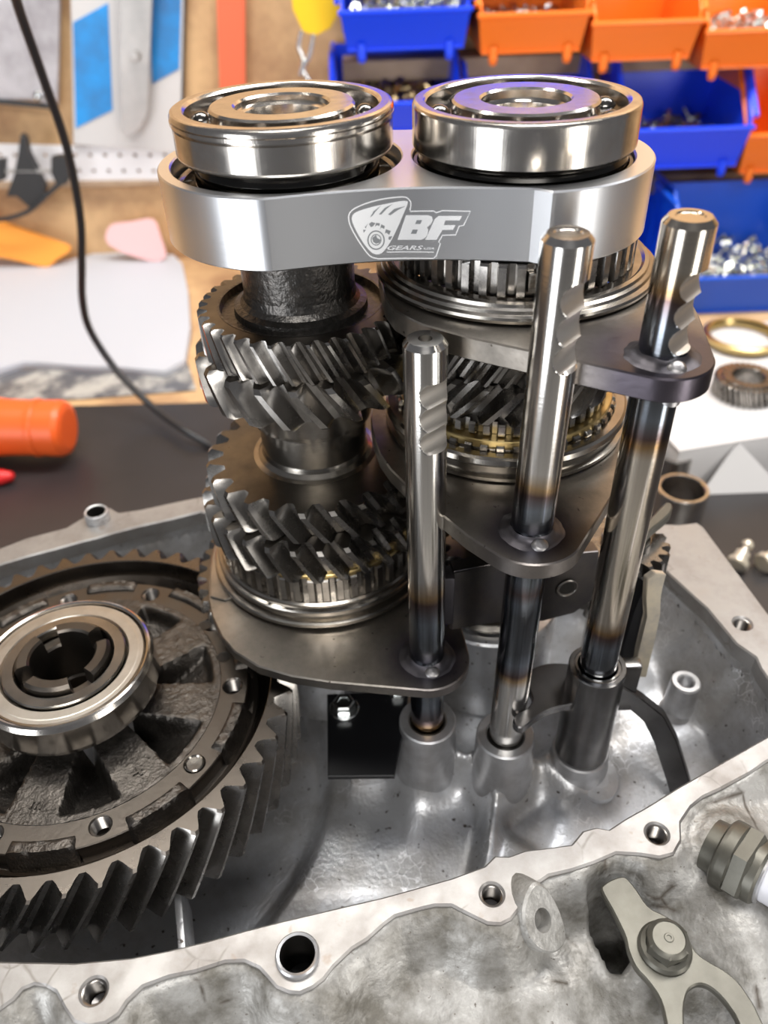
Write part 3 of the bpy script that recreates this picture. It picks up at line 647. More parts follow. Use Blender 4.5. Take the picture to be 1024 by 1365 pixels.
rs = thing('gear_shaft', 'right upright gear shaft whose top bearing ring mirrors the blue bins', 'gear shaft', (AR[0], AR[1], 93), None)
bearing(rs, AR, 298.2, 312.6, 36.2, 31.6, 23.5, 14.1, 9, M_race)
bm = BM(); lathe(bm, AR, [(31, 276), (34.0, 278), (34.2, 296), (33.2, 297.6), (14, 297.8)], 128); finish('oil_collar', bm, M_black, rs, label='glossy black collar under the right bearing')
bm = BM(); lathe(bm, AR, [(0, 301), (9.5, 301), (10, 303), (11, 303.6), (12.4, 303.6), (13.2, 308.2), (14.05, 309.4), (14.05, 298)], 96); finish('shaft_end', bm, M_race, rs)
dogring(rs, AR, 262.5, 273.2, 41.2, 38.6, 43, 30)
bm = BM(); a_ = math.radians(-86); k0 = Matrix.Translation((AR[0], AR[1], 0)) @ Matrix.Rotation(a_, 4, 'Z'); box(bm, (38.2, -5.2, 264.5), (41.0, 5.2, 271), .5, k0); finish('synchro_key', bm, M_sleeve, rs)
bm = BM(); lathe(bm, AR, [(40, 262.6), (43.6, 262.6), (44.6, 263.3), (46.0, 263.0), (46.3, 261.9), (47.4, 261.4), (47.8, 260.4), (49.4, 259.9), (49.7, 259.0), (49.5, 258.0), (47.6, 257.5), (43.0, 257.4), (42.8, 249), (38, 248.6)], 160); finish('synchro_sleeve', bm, M_sleeve, rs)
helical(rs, AR, M_gear, 243.8, 230.4, 42.5, 38, 38, -0.2, rin=20, ch=.9, phase=.02, tipw=.18, rootw=.24)
helical(rs, AR, M_gear, 230.0, 213.5, 41.0, 34, 21, -0.36, rin=20, ch=1.6, phase=.08, tipw=.2, rootw=.25)
dogring(rs, AR, 209, 214, 39.2, 36.5, 45, 22)
bm = BM(); ring(bm, AR, 30, 41.6, 205.4, 208.8, 0.3); finish('brass_ring', bm, M_brass, rs)
dogring(rs, AR, 204.6, 207.4, 43.0, 40.8, 45, 22, M_sleeve)
bm = BM(); lathe(bm, AR, [(38, 204.6), (42.2, 204.6), (43.4, 205.2), (46.6, 205.4), (47.6, 204.6), (48.0, 202.8), (47.2, 201.6), (46.0, 201.0), (46.0, 197.5), (47.6, 196.9), (47.6, 195.6), (38, 195.4)], 160); finish('synchro_sleeve', bm, M_sleeve, rs)
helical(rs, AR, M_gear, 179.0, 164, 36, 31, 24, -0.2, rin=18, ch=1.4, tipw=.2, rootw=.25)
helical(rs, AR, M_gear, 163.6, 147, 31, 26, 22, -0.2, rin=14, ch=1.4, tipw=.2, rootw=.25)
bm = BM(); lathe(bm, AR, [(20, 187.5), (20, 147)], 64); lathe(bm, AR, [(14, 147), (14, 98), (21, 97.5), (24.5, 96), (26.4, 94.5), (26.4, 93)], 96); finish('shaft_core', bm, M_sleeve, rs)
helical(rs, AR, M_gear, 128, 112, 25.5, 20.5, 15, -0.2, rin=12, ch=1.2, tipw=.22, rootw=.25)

# ================================================================ SUPPORT PLATE
ZT, ZB = 296.0, 273.6
pl = thing('support_plate', 'brushed aluminium two-lobed support plate etched with BF GEARS USA lettering', 'support plate', (11, 282, ZB))
fx0, fx1, yf = -31.5, 47.5, 242.2
def yfront(x): t_ = (x - fx0) / (fx1 - fx0); return (238.8 if 0 else 241.6) + 5.2 * math.sin(PI * min(1, max(0, t_))) ** 1.0
front = [(fx0 + (fx1 - fx0) * i / 40, yfront(fx0 + (fx1 - fx0) * i / 40)) for i in range(41)]
Larc = circ(AL, 42.6, 60, 265, 60, rev=False)        # from front, clockwise via left, to back
Rarc = circ(AR, 42.6, 60, 120, -87, rev=False)
Larc = [p for p in Larc]; back = []
lb, rb_ = Larc[-1], Rarc[0]
for i in range(1, 20): t_ = i / 20; back.append((lb[0] + (rb_[0] - lb[0]) * t_, lb[1] + (rb_[1] - lb[1]) * t_ - 4 * math.sin(PI * t_)))
outl = front[::-1] + Larc + back + Rarc
bm = slab([outl, circ(AL, 38.2, 120), circ(AR, 36.2, 120)], ZB, ZT, 0.5)
body = finish('plate_body', bm, M_alu, pl, smooth=22)
bm = BM(); ring(bm, AR, 34.4, 36.0, ZB + 2, ZT - 1.5, .3); finish('bore_liner', bm, M_black, pl)
def fp(px, py, out=0.10):
    X = 10; 
    for _ in range(4): q = un(px, py, Y=yfront(X) - out); X = q.x
    return q
def decal(name, polys, m, out=0.10, label=None):
    bm = BM()
    for P_ in polys:
        pp = [fp(440 + a / 4.267, 240 + b / 4.267, out) for a, b in P_]
        cv = bpy.data.curves.new('etch', 'CURVE'); cv.dimensions = '2D'; cv.fill_mode = 'BOTH'; s = cv.splines.new('POLY'); s.points.add(len(pp) - 1)
        for i, q in enumerate(pp): s.points[i].co = (q.x, q.z, 0, 1)
        s.use_cyclic_u = True; ob = bpy.data.objects.new('etch', cv); me = bpy.data.meshes.new_from_object(ob); tb = BM(); tb.from_mesh(me)
        ev = []
        for v in tb.verts: v.co = (v.co.x, yfront(v.co.x) - out, v.co.y)
        me2 = bpy.data.meshes.new('x')
        x_lo = min(v.co.x for v in tb.verts); x_hi = max(v.co.x for v in tb.verts); xx = x_lo + 0.6
        while xx < x_hi: bmesh.ops.bisect_plane(tb, geom=tb.verts[:] + tb.edges[:] + tb.faces[:], plane_co=(xx, 0, 0), plane_no=(1, 0, 0)); xx += 0.9
        for v in tb.verts: v.co.y = yfront(v.co.x) - out
        tb.to_mesh(me2); bm.from_mesh(me2); tb.free(); bpy.data.meshes.remove(me2)
        bpy.data.objects.remove(ob); bpy.data.curves.remove(cv); bpy.data.meshes.remove(me)
    return finish(name, bm, m, body, smooth=0, label=label)
def stroke(pts, w_, closed=False):
    V = [Vector(p) for p in pts]; n = len(V); L_, R_ = [], []
    for i in range(n):
        a = V[i - 1] if (closed or i > 0) else V[i]; b = V[(i + 1) % n] if (closed or i < n - 1) else V[i]
        d = (b - a).normalized(); nn = Vector((-d.y, d.x)) * w_ / 2; L_.append(V[i] + nn); R_.append(V[i] - nn)
    if closed: return [[tuple(L_[i]), tuple(L_[(i + 1) % n]), tuple(R_[(i + 1) % n]), tuple(R_[i])] for i in range(n)]
    return [[tuple(L_[i]), tuple(L_[i + 1]), tuple(R_[i + 1]), tuple(R_[i])] for i in range(n - 1)]
shield = smooth_poly([(438,120),(400,120),(330,133),(250,150),(180,170),(135,192),(124,225),(140,270),(175,335),(215,390),(250,420),(285,420),(310,400),(345,350),(385,270),(415,200),(440,140)], 3)
decal('etched_shield', [shield], M_etch, 0.06, 'etched rounded shield emblem')
outline = smooth_poly([(110,190),(135,165),(200,135),(290,110),(380,98),(430,98),(455,118),(460,140),(455,172)], 4, closed=False)
outline2 = [(455,178),(590,176),(604,186),(640,174),(800,178),(760,258),(735,262),(715,312),(640,314),(618,352),(628,362),(605,430),(590,446),(270,448)]
outline3 = smooth_poly([(270,446),(225,430),(165,350),(120,270),(106,220),(110,190)], 4, closed=False)
decal('etched_outline', stroke(outline, 7) + stroke(outline2, 7) + stroke(outline3, 7), M_etch, 0.07, 'etched outline around emblem and letters')
# claws and the ball of the emblem, left dark
cl = [[(228,212),(248,178),(290,146),(262,176),(240,205)], [(278,196),(310,160),(356,136),(322,164),(292,196)], [(330,196),(366,164),(430,148),(384,172),(344,200)],
      [(236,238),(258,246),(246,262),(232,268),(222,250)], [(262,244),(284,246),(280,262),(268,256),(256,266)], [(292,252),(312,262),(308,278),(292,270),(284,282)], [(318,280),(346,290),(336,312),(322,300),(312,304)], [(334,322),(354,320),(342,342),(332,336)],
      [(218,246),(208,262),(204,276),(198,268)], [(188,282),(204,284),(192,300)]]
decal('etched_claw_marks', cl, M_etch_dk, 0.13)
ec = [(262 + 46 * math.cos(x), 342 + 52 * math.sin(x)) for x in [2 * PI * i / 36 for i in range(36)]]
decal('etched_ring', stroke(ec, 7, True) + stroke([(262 + 28 * math.cos(x), 340 + 30 * math.sin(x)) for x in [2 * PI * i / 30 for i in range(30)]], 5, True) + [[(240,330),(262,312),(268,330),(288,340),(282,356),(262,362),(246,352)]], M_etch_dk, 0.13)
Bp = [(432,200),(560,200),(580,208),(586,226),(576,248),(562,262),(552,268),(560,282),(554,312),(540,330),(518,340),(384,340)]
Fp = [(618,204),(752,204),(738,230),(656,230),(648,256),(714,256),(700,283),(640,284),(606,340),(542,340),(596,222)]
decal('etched_letters', [Bp, Fp], M_etch, 0.09, 'the letters BF')
decal('letter_counters', [[(494,228),(524,228),(514,250),(484,250)], [(470,282),(500,282),(490,306),(460,306)]], M_etch_dk, 0.13)
decal('etched_lines', stroke([(322,410),(590,410)], 6), M_etch, 0.09)
for s_, a, b, hgt, wid in (('GEARS', 326, 398, 30, 205), ('USA', 534, 396, 16, 58)):
    tb = text_bm(s_, 1.0, shear=0.35, offset=0.02 if len(s_) > 3 else 0.015, extrude=0.0); xs = [v.co.x for v in tb.verts]; ys = [v.co.y for v in tb.verts]
    x0, x1, y0, y1 = min(xs), max(xs), min(ys), max(ys)
    for v in tb.verts:
        q = fp(440 + (a + (v.co.x - x0) / (x1 - x0) * wid) / 4.267, 240 + (b - (v.co.y - y0) / (y1 - y0) * hgt * .84) / 4.267, 0.10); v.co = q
    finish('etched_letters', tb, M_etch, body, smooth=0, label='the word ' + s_)

# ================================================================ SHIFT RODS AND FORKS
def rod(parent, top, bot, r, m, notch_dir, zn0, zn1, hole=False):
    """ground rod with three detent notches between heights zn1 (top) and zn0"""
    top, bot = Vector(top), Vector(bot); seg = 96; d = Vector((math.cos(math.radians(notch_dir)), math.sin(math.radians(notch_dir)), 0))
    bm = BM(); zs = [bot.z] + list(np.linspace(bot.z + 2, zn0 - 2, 12)) + list(np.linspace(zn0 - 1.2, zn1 + 1.2, 70)) + list(np.linspace(zn1 + 2, top.z - 1.7, 4)) + [top.z]
    rings = []; p = (zn1 - zn0) / 3
    for z in zs:
        t_ = (z - bot.z) / (top.z - bot.z); c = bot.lerp(top, t_); rr = r
        if z == top.z: rr = r * 0.80
        if z == bot.z: rr = r * 0.9
        lim = 99
        if zn0 <= z <= zn1:
            q = ((z - zn0) % p) / p; lim = r * (0.80 - 0.32 * math.sin(PI * q) ** 0.7)
            lim = min(lim, r * (0.80 + 0.25 * max(0, (1.5 - min(z - zn0, zn1 - z)) / 1.5)))
        rg = []
        for i in range(seg):
            a = 2 * PI * i / seg; v = Vector((rr * math.cos(a), rr * math.sin(a), 0)); k = v.dot(d)
            if k > lim: v = v - d * (k - lim)
            rg.append(bm.verts.new((c.x + v.x, c.y + v.y, z)))
        if rings: bridge(bm, rings[-1], rg)
        rings.append(rg)
    bm.faces.new(rings[0])
    if hole:
        h1 = [bm.verts.new((top.x + 2.2 * math.cos(2 * PI * i / seg), top.y + 2.2 * math.sin(2 * PI * i / seg), top.z)) for i in range(seg)]
        h2 = [bm.verts.new((v.co.x * 1, v.co.y, top.z - 3)) for v in h1]; bridge(bm, rings[-1], h1); bridge(bm, h1, h2); bm.faces.new(h2)
    else:
        h1 = [bm.verts.new((top.x + 0.55 * r * math.cos(2 * PI * i / seg), top.y + 0.55 * r * math.sin(2 * PI * i / seg), top.z)) for i in range(seg)]
        h2 = [bm.verts.new((top.x + 0.5 * r * math.cos(2 * PI * i / seg), top.y + 0.5 * r * math.sin(2 * PI * i / seg), top.z - .35)) for i in range(seg)]
        bridge(bm, rings[-1], h1); bridge(bm, h1, h2); bm.faces.new(h2)
    for f in bm.faces:
        c = f.calc_center_median(); t_ = (c.z - bot.z) / (top.z - bot.z); ax = bot.lerp(top, t_); v = Vector((c.x - ax.x, c.y - ax.y, 0))
        if zn0 < c.z < zn1 and v.dot(d) > 0 and v.length < r * 0.985: f.material_index = 1
    return finish('shift_rod', bm, [m, M_notch], parent, smooth=24)
def weld(parent, c, z, r, side=1):
    bm = BM(); prof = [(7.05, z + side * 2.6), (7.5, z + side * 1.8), (8.4, z + side * 0.95), (9.8, z + side * 0.4), (r, z + side * 0.1), (r + .5, z - side * .3)]
    lathe(bm, c, prof, 72)
    for v in bm.verts:
        k = 0.35 * noise.noise(v.co * 0.28); v.co += Vector(((v.co.x - c[0]), (v.co.y - c[1]), 0)).normalized() * k + Vector((0, 0, k * .5))
    finish('weld_bead', bm, M_weld, parent, smooth=60)
    bm = BM(); a = math.radians(-80); cc = Vector((c[0] + 9 * math.cos(a), c[1] + 9 * math.sin(a), z + side * 0.7))
    lathe(bm, cc, [(0, 1.1), (1.6, .85), (2.7, 0.2), (3.2, -.8)], 24, axes_of((0.1, -0.5, 1))); finish('weld_end', bm, M_weld_end, parent, smooth=60)
# --- fork 1 on the left rod
RL_top, RL_bot = (un(567, 451, Y=223).x, 223.0, un(567, 451, Y=223).z), (15.4, 214.5, 73)
cL = (15.2, 217.0)
f1 = thing('shift_fork', 'lowest shift fork on the shortest rod, wide brown-grey plate under left gears', 'shift fork', (15.4, 214.5, 73))
zt = un(567, 500, Y=222).z; zb_ = un(567, 592, Y=221).z
rod(f1, RL_top, RL_bot, 7.0, heat_mat('left_rod_steel', [122], (0.62, 0.60, 0.57), 73, spans=(14, 24, 34, 46)), -48, zb_, zt, hole=True)
Zp = 121.6
edge = [xy(a, b, Zp) for a, b in [(281,745),(278,775),(278,800),(283,822),(296,849),(312,868),(344,888),(388,901),(440,909)]]
arcb = circ(cL, 15.5, 24, -112, 60)
top1 = circ(AL, 55, 30, 20, 165)
poly1 = edge + arcb + top1
bm = slab([hull(edge + circ(cL, 17.0, 60) + top1), circ(cL, 7.05, 40), circ(AL, 46, 90)], 116.4, Zp, 0.5); finish('fork_plate', bm, fork_mat('fork_steel_low', M_fork, cL, (15.4, 214.5)), f1, label='flat brown-grey fork plate, speckled')
ed2 = [xy(a, b, Zp) for a, b in [(283,745),(281,768),(281,797),(300,802),(316,796),(330,790)]]
bm = slab([ed2 + [(-45, 335), (-70, 325), (-80, 300)]], Zp + .05, Zp + 1.0, 0.3); finish('fork_pad', bm, M_fork, f1)
weld(f1, cL, Zp, 11.2); weld(f1, (15.3, 216.3), 116.2, 9, -1)
# bracket block behind the rods
a0 = un(604, 763, Y=224); a1 = un(600, 841, Y=224); b0 = un(800, 735, Y=240); b1 = un(783, 812, Y=240)
cb = un(700, 826, Y=232)
bm = BM(); fpts = [a0, un(700, 745, Y=232), b0, un(790, 800, Y=240), un(765, 818, Y=238), un(724, 829, Y=234), un(662, 828, Y=229), a1]
o_ = Vector((0.18, -0.98, 0)).normalized()
fr_ = [bm.verts.new(p) for p in fpts]; bk = [bm.verts.new(p - o_ * 7) for p in fpts]; bridge(bm, fr_, bk); bm.faces.new(fr_); bm.faces.new(bk)
bmesh.ops.bevel(bm, geom=bm.edges[:], offset=.6, segments=2, affect='EDGES')
finish('gate_block', bm, M_fork_dk, f1, smooth=25, label='dark upright steel block welded beside the left rod')
hc = un(756, 784, Y=236.2); bm = BM(); lathe(bm, hc, [(4.6, 0.25), (4.2, 0.55), (3.8, 0.2), (3.3, 0.12)], 36, axes_of(o_)); lathe(bm, hc, [(3.3, .12), (0, .1)], 36, axes_of(o_), mi=1); finish('block_hole', bm, [M_hole, M_dark], f1)  # dark centre disc stands in for the shade inside the hole
bm = BM(); box(bm, (17, 221, 135), (26, 229, a0.z - .5), 1); finish('block_weld', bm, M_weld, f1)

# --- fork 3 on the middle rod
RM_top, RM_bot = (50.6, 207.6, un(755, 310, Y=207.6).z), (47.9, 206.5, 72)
cM = (49.2, 207.2)
f3 = thing('shift_fork', 'middle-height shift fork welded to the tall centre rod', 'shift fork', (47.9, 206.5, 72))
rod(f3, RM_top, RM_bot, 7.05, heat_mat('middle_rod_steel', [192, 150], (0.62, 0.60, 0.57), 72, spans=(10, 16, 22, 30)), -42, un(750, 484, Y=207.4).z, un(770, 368, Y=207.5).z)
Zp = 194.8
edge = [xy(a, b, Zp) for a, b in [(500,530),(496,547),(495,565),(499,585),(506,605),(520,625),(540,645),(570,668),(596,684),(623,714)]]
poly3 = edge + circ(cM, 15.6, 24, -125, -25) + [xy(a, b, Zp) for a, b in [(777,708),(809,668),(835,630)]] + circ(AR, 54, 30, 0, 165)
bm = slab([hull(edge + circ(cM, 17.6, 60) + [xy(809,668,Zp), xy(835,630,Zp)] + circ(AR, 54, 60)), circ(cM, 7.1, 40), circ(AR, 44.5, 90)], 188.2, Zp, 0.5); finish('fork_plate', bm, fork_mat('fork_steel_middle', M_fork, cM, (47.9, 206.5)), f3, label='grey fork plate with a rounded nose')
weld(f3, cM, Zp, 11); weld(f3, (49.1, 207.2), 188, 9.2, -1)
# --- fork 2 on the right rod
RR_top, RR_bot = (82.6, 209.8, un(918, 287, Y=209.8).z), (82.4, 209.6, 68)
cR = (82.6, 209.8)
f2 = thing('shift_fork', 'highest shift fork, bronze-tinted right rod, dark rounded nose', 'shift fork', (82.4, 209.6, 68))
m_ = heat_mat('right_rod_steel', [254, 122], (0.55, 0.50, 0.43), 68, spans=(8, 15, 22, 30), gold=(0.34, 0.22, 0.11)); rod(f2, RR_top, RR_bot, 7.15, m_, -42, un(900, 458, Y=209.8).z, un(925, 352, Y=209.8).z)
Zp = 257.2
edge = [xy(a, b, Zp) for a, b in [(511,365),(510,385),(513,396),(526,413),(545,424),(562,432),(627,450),(700,464),(772,478)]]
bm = slab([hull(edge + circ((82.9, 210.0), 14.6, 60) + [xy(932,419,Zp), xy(905,370,Zp)] + circ(AR, 49, 60, 10, 175)), circ(cR, 7.2, 40), circ(AR, 43.4, 90)], 249.4, Zp, 0.5); finish('fork_plate', bm, fork_mat('fork_steel_top', M_fork, cR, (82.4, 209.6), 16, 30), f2, label='thick grey fork plate just below the upper sleeve')
weld(f2, cR, Zp, 11.0); weld(f2, cR, 249.2, 8.4, -1)

# ================================================================ SELECTOR SLEEVE
sv = thing('selector_sleeve', 'dark round selector sleeve with curved arms at the foot of right rod', 'selector', (BR[0], BR[1], 66.4))
bm = BM(); lathe(bm, BR, [(10.6, 66.5), (11.3, 67.4), (11.3, 120.8), (10.9, 121.3), (9.4, 121.3), (9.2, 120.8), (8.9, 120.8), (8.7, 121.5), (7.9, 121.5), (7.6, 120.5), (7.5, 70)], 96)
for f in bm.faces: f.material_index = 1 if f.calc_center_median().z > 120.9 and (f.calc_center_median().xy - Vector(BR)).length < 8.95 else 0
finish('sleeve_body', bm, [M_selector, M_race], sv)
def arm(pts, z, th, wd, name, m, lab=None):
    """bent plate standing on edge: path in xy with height range"""
    bm = BM(); sect = []
    for i, (p, zz, h_) in enumerate(pts):
        q0 = Vector(pts[max(i - 1, 0)][0]); q1 = Vector(pts[min(i + 1, len(pts) - 1)][0]); d = (q1 - q0).normalized(); nn = Vector((-d.y, d.x)) * th / 2
        p = Vector(p); sect.append([bm.verts.new((p.x + nn.x, p.y + nn.y, zz)), bm.verts.new((p.x + nn.x, p.y + nn.y, zz - h_)), bm.verts.new((p.x - nn.x, p.y - nn.y, zz - h_)), bm.verts.new((p.x - nn.x, p.y - nn.y, zz))])
    for a, b in zip(sect, sect[1:]): bridge(bm, a, b)
    bm.faces.new(sect[0]); bm.faces.new(sect[-1])
    bmesh.ops.bevel(bm, geom=[e for e in bm.edges], offset=.35, segments=1, affect='EDGES')
    return finish(name, bm, m, sv, smooth=40, label=lab)
# left arm: a flat horizontal finger hooked round the middle rod
Z1 = 106
fing = [xy(a, b, Z1) for a, b in [(776,925),(764,938),(745,942),(728,948),(712,958),(700,968),(690,969),(684,960),(690,950),(703,944),(710,930),(703,912),(706,893),(730,884),(755,884),(775,890)]]
bm = slab([smooth_poly(fing, 3)], Z1 - 4, Z1, .5); finish('finger_arm', bm, M_selector, sv, smooth=30, label='curved finger arm reaching to the middle rod')
bm = BM(); lathe(bm, un(765, 918, Z=107), [(0, 1.4), (2, 1.1), (3.6, 0.2), (4.2, -1.4)], 24, axes_of((-.5, -.6, .7))); finish('weld_end', bm, M_weld, sv, smooth=60)
# right arm: arched bar that curves down to the floor
path = [un(a, b, Y=y_) for a, b, y_ in [(812,935,214),(838,940,213),(858,957,210),(872,985,206),(880,1010,203),(888,1035,200),(896,1062,198)]]
bm = BM(); sect = []
for i, p in enumerate(path):
    d = (path[min(i + 1, len(path) - 1)] - path[max(i - 1, 0)]).normalized(); side = d.cross(UY).normalized() * (-1); w1 = Vector((0.25, 0.95, 0.1)).normalized() * 4
    nd = Vector((0.55, -0.2, 0.85)) if False else d.cross(w1).normalized()
    hh = 4.8 if i else 7.5
    sect.append([bm.verts.new(p + w1 * .5), bm.verts.new(p - w1 * .5), bm.verts.new(p - w1 * .5 + nd * (2 * hh)), bm.verts.new(p + w1 * .5 + nd * (2 * hh))])
for a, b in zip(sect, sect[1:]): bridge(bm, a, b)
bm.faces.new(sect[0]); bm.faces.new(sect[-1])
bmesh.ops.bevel(bm, geom=bm.edges[:], offset=.5, segments=2, affect='EDGES'); finish('arched_arm', bm, M_selector, sv, smooth=40, label='arched arm bending down to the case floor')
bm = BM(); box(bm, (BR[0] + 9, BR[1] + 1, 90), (BR[0] + 19, BR[1] + 7, 118), 1); finish('arm_block', bm, M_selector, sv)
# ring gear like round guide behind the sleeve
gd = thing('reverse_idler', 'small dark idler gear half hidden behind the bronze-tinted right rod', 'gear', (104, 262, 62))
bm = BM(); gear(bm, (104, 262), 140, 122, 19, 15, 18, 0.2, rin=7, ch=1.2); finish('gear_teeth', bm, M_gear, gd, smooth=28)
bm = BM(); ring(bm, (104, 262), 6.9, 10.5, 66, 143, .5); finish('idler_shaft', bm, M_sleeve, gd)
bm = BM(); gear(bm, (104, 262), 120, 100, 16, 12, 16, -0.2, rin=7, ch=1.2); finish('gear_teeth', bm, M_gear, gd, smooth=28)
# lever tab
lv = thing('reverse_lever', 'flat grey lever with rounded tip sticking out behind the right rod', 'lever', (100, 262, 128))
zl = 144.5
tabp = [xy(a, b, zl) for a, b in [(830,742),(858,710),(876,690),(886,681),(893,684),(892,694),(880,706),(862,722),(846,752)]]
bm = slab([smooth_poly(tabp, 3)], zl - .05, zl + 5, .6); finish('lever_blade', bm, M_zinc, lv, smooth=30)
# black and gold bracket
bk_ = thing('guide_bracket', 'black upright bracket with a gold edge standing right of the selector sleeve', 'bracket', (92, 232, 78))
q = [un(a, b, Y=226) for a, b in [(862,772),(878,766),(884,776),(880,800),(884,822),(870,870),(858,903),(846,903),(852,862),(872,822),(864,800)]]
def prism(pts, d, bev=.3):
    bm = BM(); a = [bm.verts.new(p) for p in pts]; b = [bm.verts.new(p + d) for p in pts]; bridge(bm, a, b); bm.faces.new(a); bm.faces.new(b)
    if bev: bmesh.ops.bevel(bm, geom=bm.edges[:], offset=bev, segments=2, affect='EDGES')
    return bm
finish('gold_edge', prism([un(a, b, Y=228) for a, b in [(863,772),(874,764),(889,766),(884,780),(880,796),(880,820),(874,850),(862,903),(846,903),(852,868),(864,822),(862,800)]], Vector((-1, 2.5, 0))), M_gold, bk_, smooth=30, label='gold zinc plated edge')
finish('black_blade', prism([un(a, b, Y=230.5) for a, b in [(862,775),(864,822),(850,872),(846,903),(829,904),(832,862),(846,815),(858,785)]], Vector((-3, 3, 0))), M_blkplate, bk_, smooth=30)
finish('steel_blade', prism([un(a, b, Y=240) for a, b in [(832,800),(858,775),(872,772),(866,800),(858,840),(840,872),(836,872),(836,840)]], Vector((0, 3, 0))), M_selector, bk_, smooth=30)

# ================================================================ BLACK PLATE WITH BOLT
bp = thing('magnet_plate', 'black painted plate bolted to the case floor left of the rod bosses', 'plate', (-11, 212, 60))
pp = [xy(a, b, 80) for a, b in [(436,925),(545,920),(538,975),(526,1034),(437,1035)]]
bm = slab([pp], 77.5, 80, .4); finish('black_sheet', bm, M_blkplate, bp)
bm = BM(); box(bm, (-20, 212, 36), (-4, 228, 77.4), 2); finish('pedestal', bm, M_case, bp)
bc = un(459, 944, Z=81); bm = BM()
lathe(bm, (bc.x, bc.y, 80.1), [(6.6, 0), (6.6, 1.0), (6.2, 1.4), (4.0, 1.5)], 40, cap0=True)
lathe(bm, (bc.x, bc.y, 80.1), [(5.0, 1.2), (5.0, 5.2), (4.2, 5.9), (2.7, 5.9), (2.4, 5.2), (0, 5.2)], 6); b_ = finish('hex_bolt', bm, M_bolt, bp, smooth=20, label='small bright zinc hex bolt with flange')
bc2 = un(529, 912, Z=86); bm = BM(); lathe(bm, (bc2.x, bc2.y, 80.1), [(4.6, 0), (4.6, 1), (3.4, 1.2), (3.4, 4), (2.8, 4.5), (0, 4.5)], 6, cap0=True); finish('hex_bolt', bm, M_bolt, bp, smooth=20)

# ================================================================ LEVER + BOLT (foreground right)
cl_ = thing('clamp_lever', 'dull zinc forked clamp lever bolted to the outside of case', 'lever', (84, 112, 90))
ZL = 99.5
lp = [(802,1186),(806,1178),(816,1172),(830,1168),(839,1173),(850,1187),(865,1208),(885,1219),(903,1230),(916,1246),(928,1268),(945,1281),(966,1293),(984,1308),(998,1327),(1010,1348),(1030,1400),(1000,1400),(984,1362),(975,1346),(960,1327),(945,1315),(932,1312),(920,1318),(914,1332),(912,1350),(912,1400),(894,1400),(888,1362),(880,1332),(864,1308),(848,1290),(838,1268),(834,1250),(826,1232),(816,1212)]
bm = slab([smooth_poly([xy(a, b, ZL) for a, b in lp], 3)], ZL - 3, ZL, .5); finish('lever_plate', bm, M_zinc, cl_, smooth=30)
bc = un(886, 1264, Z=ZL); fr = (Vector((math.cos(.3), math.sin(.3), 0)), Vector((-math.sin(.3), math.cos(.3), 0)), UZ)
bm = BM(); lathe(bm, bc, [(8.4, .05), (8.4, .8), (7.6, 1.8), (6.2, 2.4)], 48, fr, cap0=True)
lathe(bm, bc, [(6.9, 1.8), (6.7, 6.6), (5.9, 7.2)], 6, fr); bmesh.ops.remove_doubles(bm, verts=bm.verts, dist=.001)
bo = finish('flange_bolt', bm, M_zinc, cl_, smooth=25, label='hex flange bolt with a stamped dot')
bm = BM(); lathe(bm, bc, [(6.4, 6.6), (5.7, 7.3), (5.1, 7.7), (4.9, 7.35), (1.5, 7.35), (1.3, 7.6), (.8, 7.6), (.7, 7.3), (0, 7.3)], 48, fr); finish('bolt_face', bm, M_zinc, bo, smooth=50)

# ================================================================ FITTING + HOSE (right edge)
ft = thing('hose_fitting', 'dull zinc hex fitting with pale hose at the right edge of case', 'fitting', (118, 135, 95))
ax = Vector((0.68, -0.70, 0.14)).normalized(); fr = axes_of(ax); c0 = un(969, 1138, Z=106)
bm = BM(); lathe(bm, c0, [(9, -6), (9.6, 0), (11.0, .4), (11.2, 1)], 48, fr, cap0=True); finish('sealing_washer', bm, M_zinc, ft)
bm = BM(); lathe(bm, c0, [(11.0, -1.5), (12.0, -.8), (12.2, 0.3), (12.2, 3.5), (11.6, 4.2)], 48, fr); lathe(bm, c0, [(11.4, 3.5), (13.0, 4.2), (13.0, 8.6), (12.0, 9.6), (9, 9.8)], 6, fr); lathe(bm, c0, [(10.8, 9.2), (10.6, 12), (9.6, 12.8), (7, 13)], 48, fr); finish('hex_nut', bm, M_zinc, ft, smooth=25)
bm = BM(); lathe(bm, c0, [(9.3, 12.8), (9.5, 13.6), (8.3, 14)], 48, fr); finish('cable_collar', bm, M_boss, ft)
bm = BM(); tube(bm, [c0 + ax * 12, c0 + ax * 30, c0 + ax * 48 + Vector((2, -3, -2)), c0 + ax * 70 + Vector((4, -12, -6))], 8.0, 24); finish('hose', bm, M_whitehose, ft)

# ================================================================ BENCH CLUTTER
# power cable
pts = [un(a, b, Y=y_) for a, b, y_ in [(10,-40,540),(28,20,560),(58,105,580),(90,200,600),(107,290,612),(109,350,618),(110,400,625),(120,440,630),(150,487,625),(180,520,610),(210,548,592),(245,573,565)]] + [un(285, 597, Z=5), un(340, 640, Z=5), un(420, 690, Z=5)]
bm = BM(); tube(bm, pts, 3.0, 12); tag(finish('power_cable', bm, M_rubber, loc=(-180, 520, 3)), 'thin black cable hanging down and lying across the mat behind gears', 'cable')
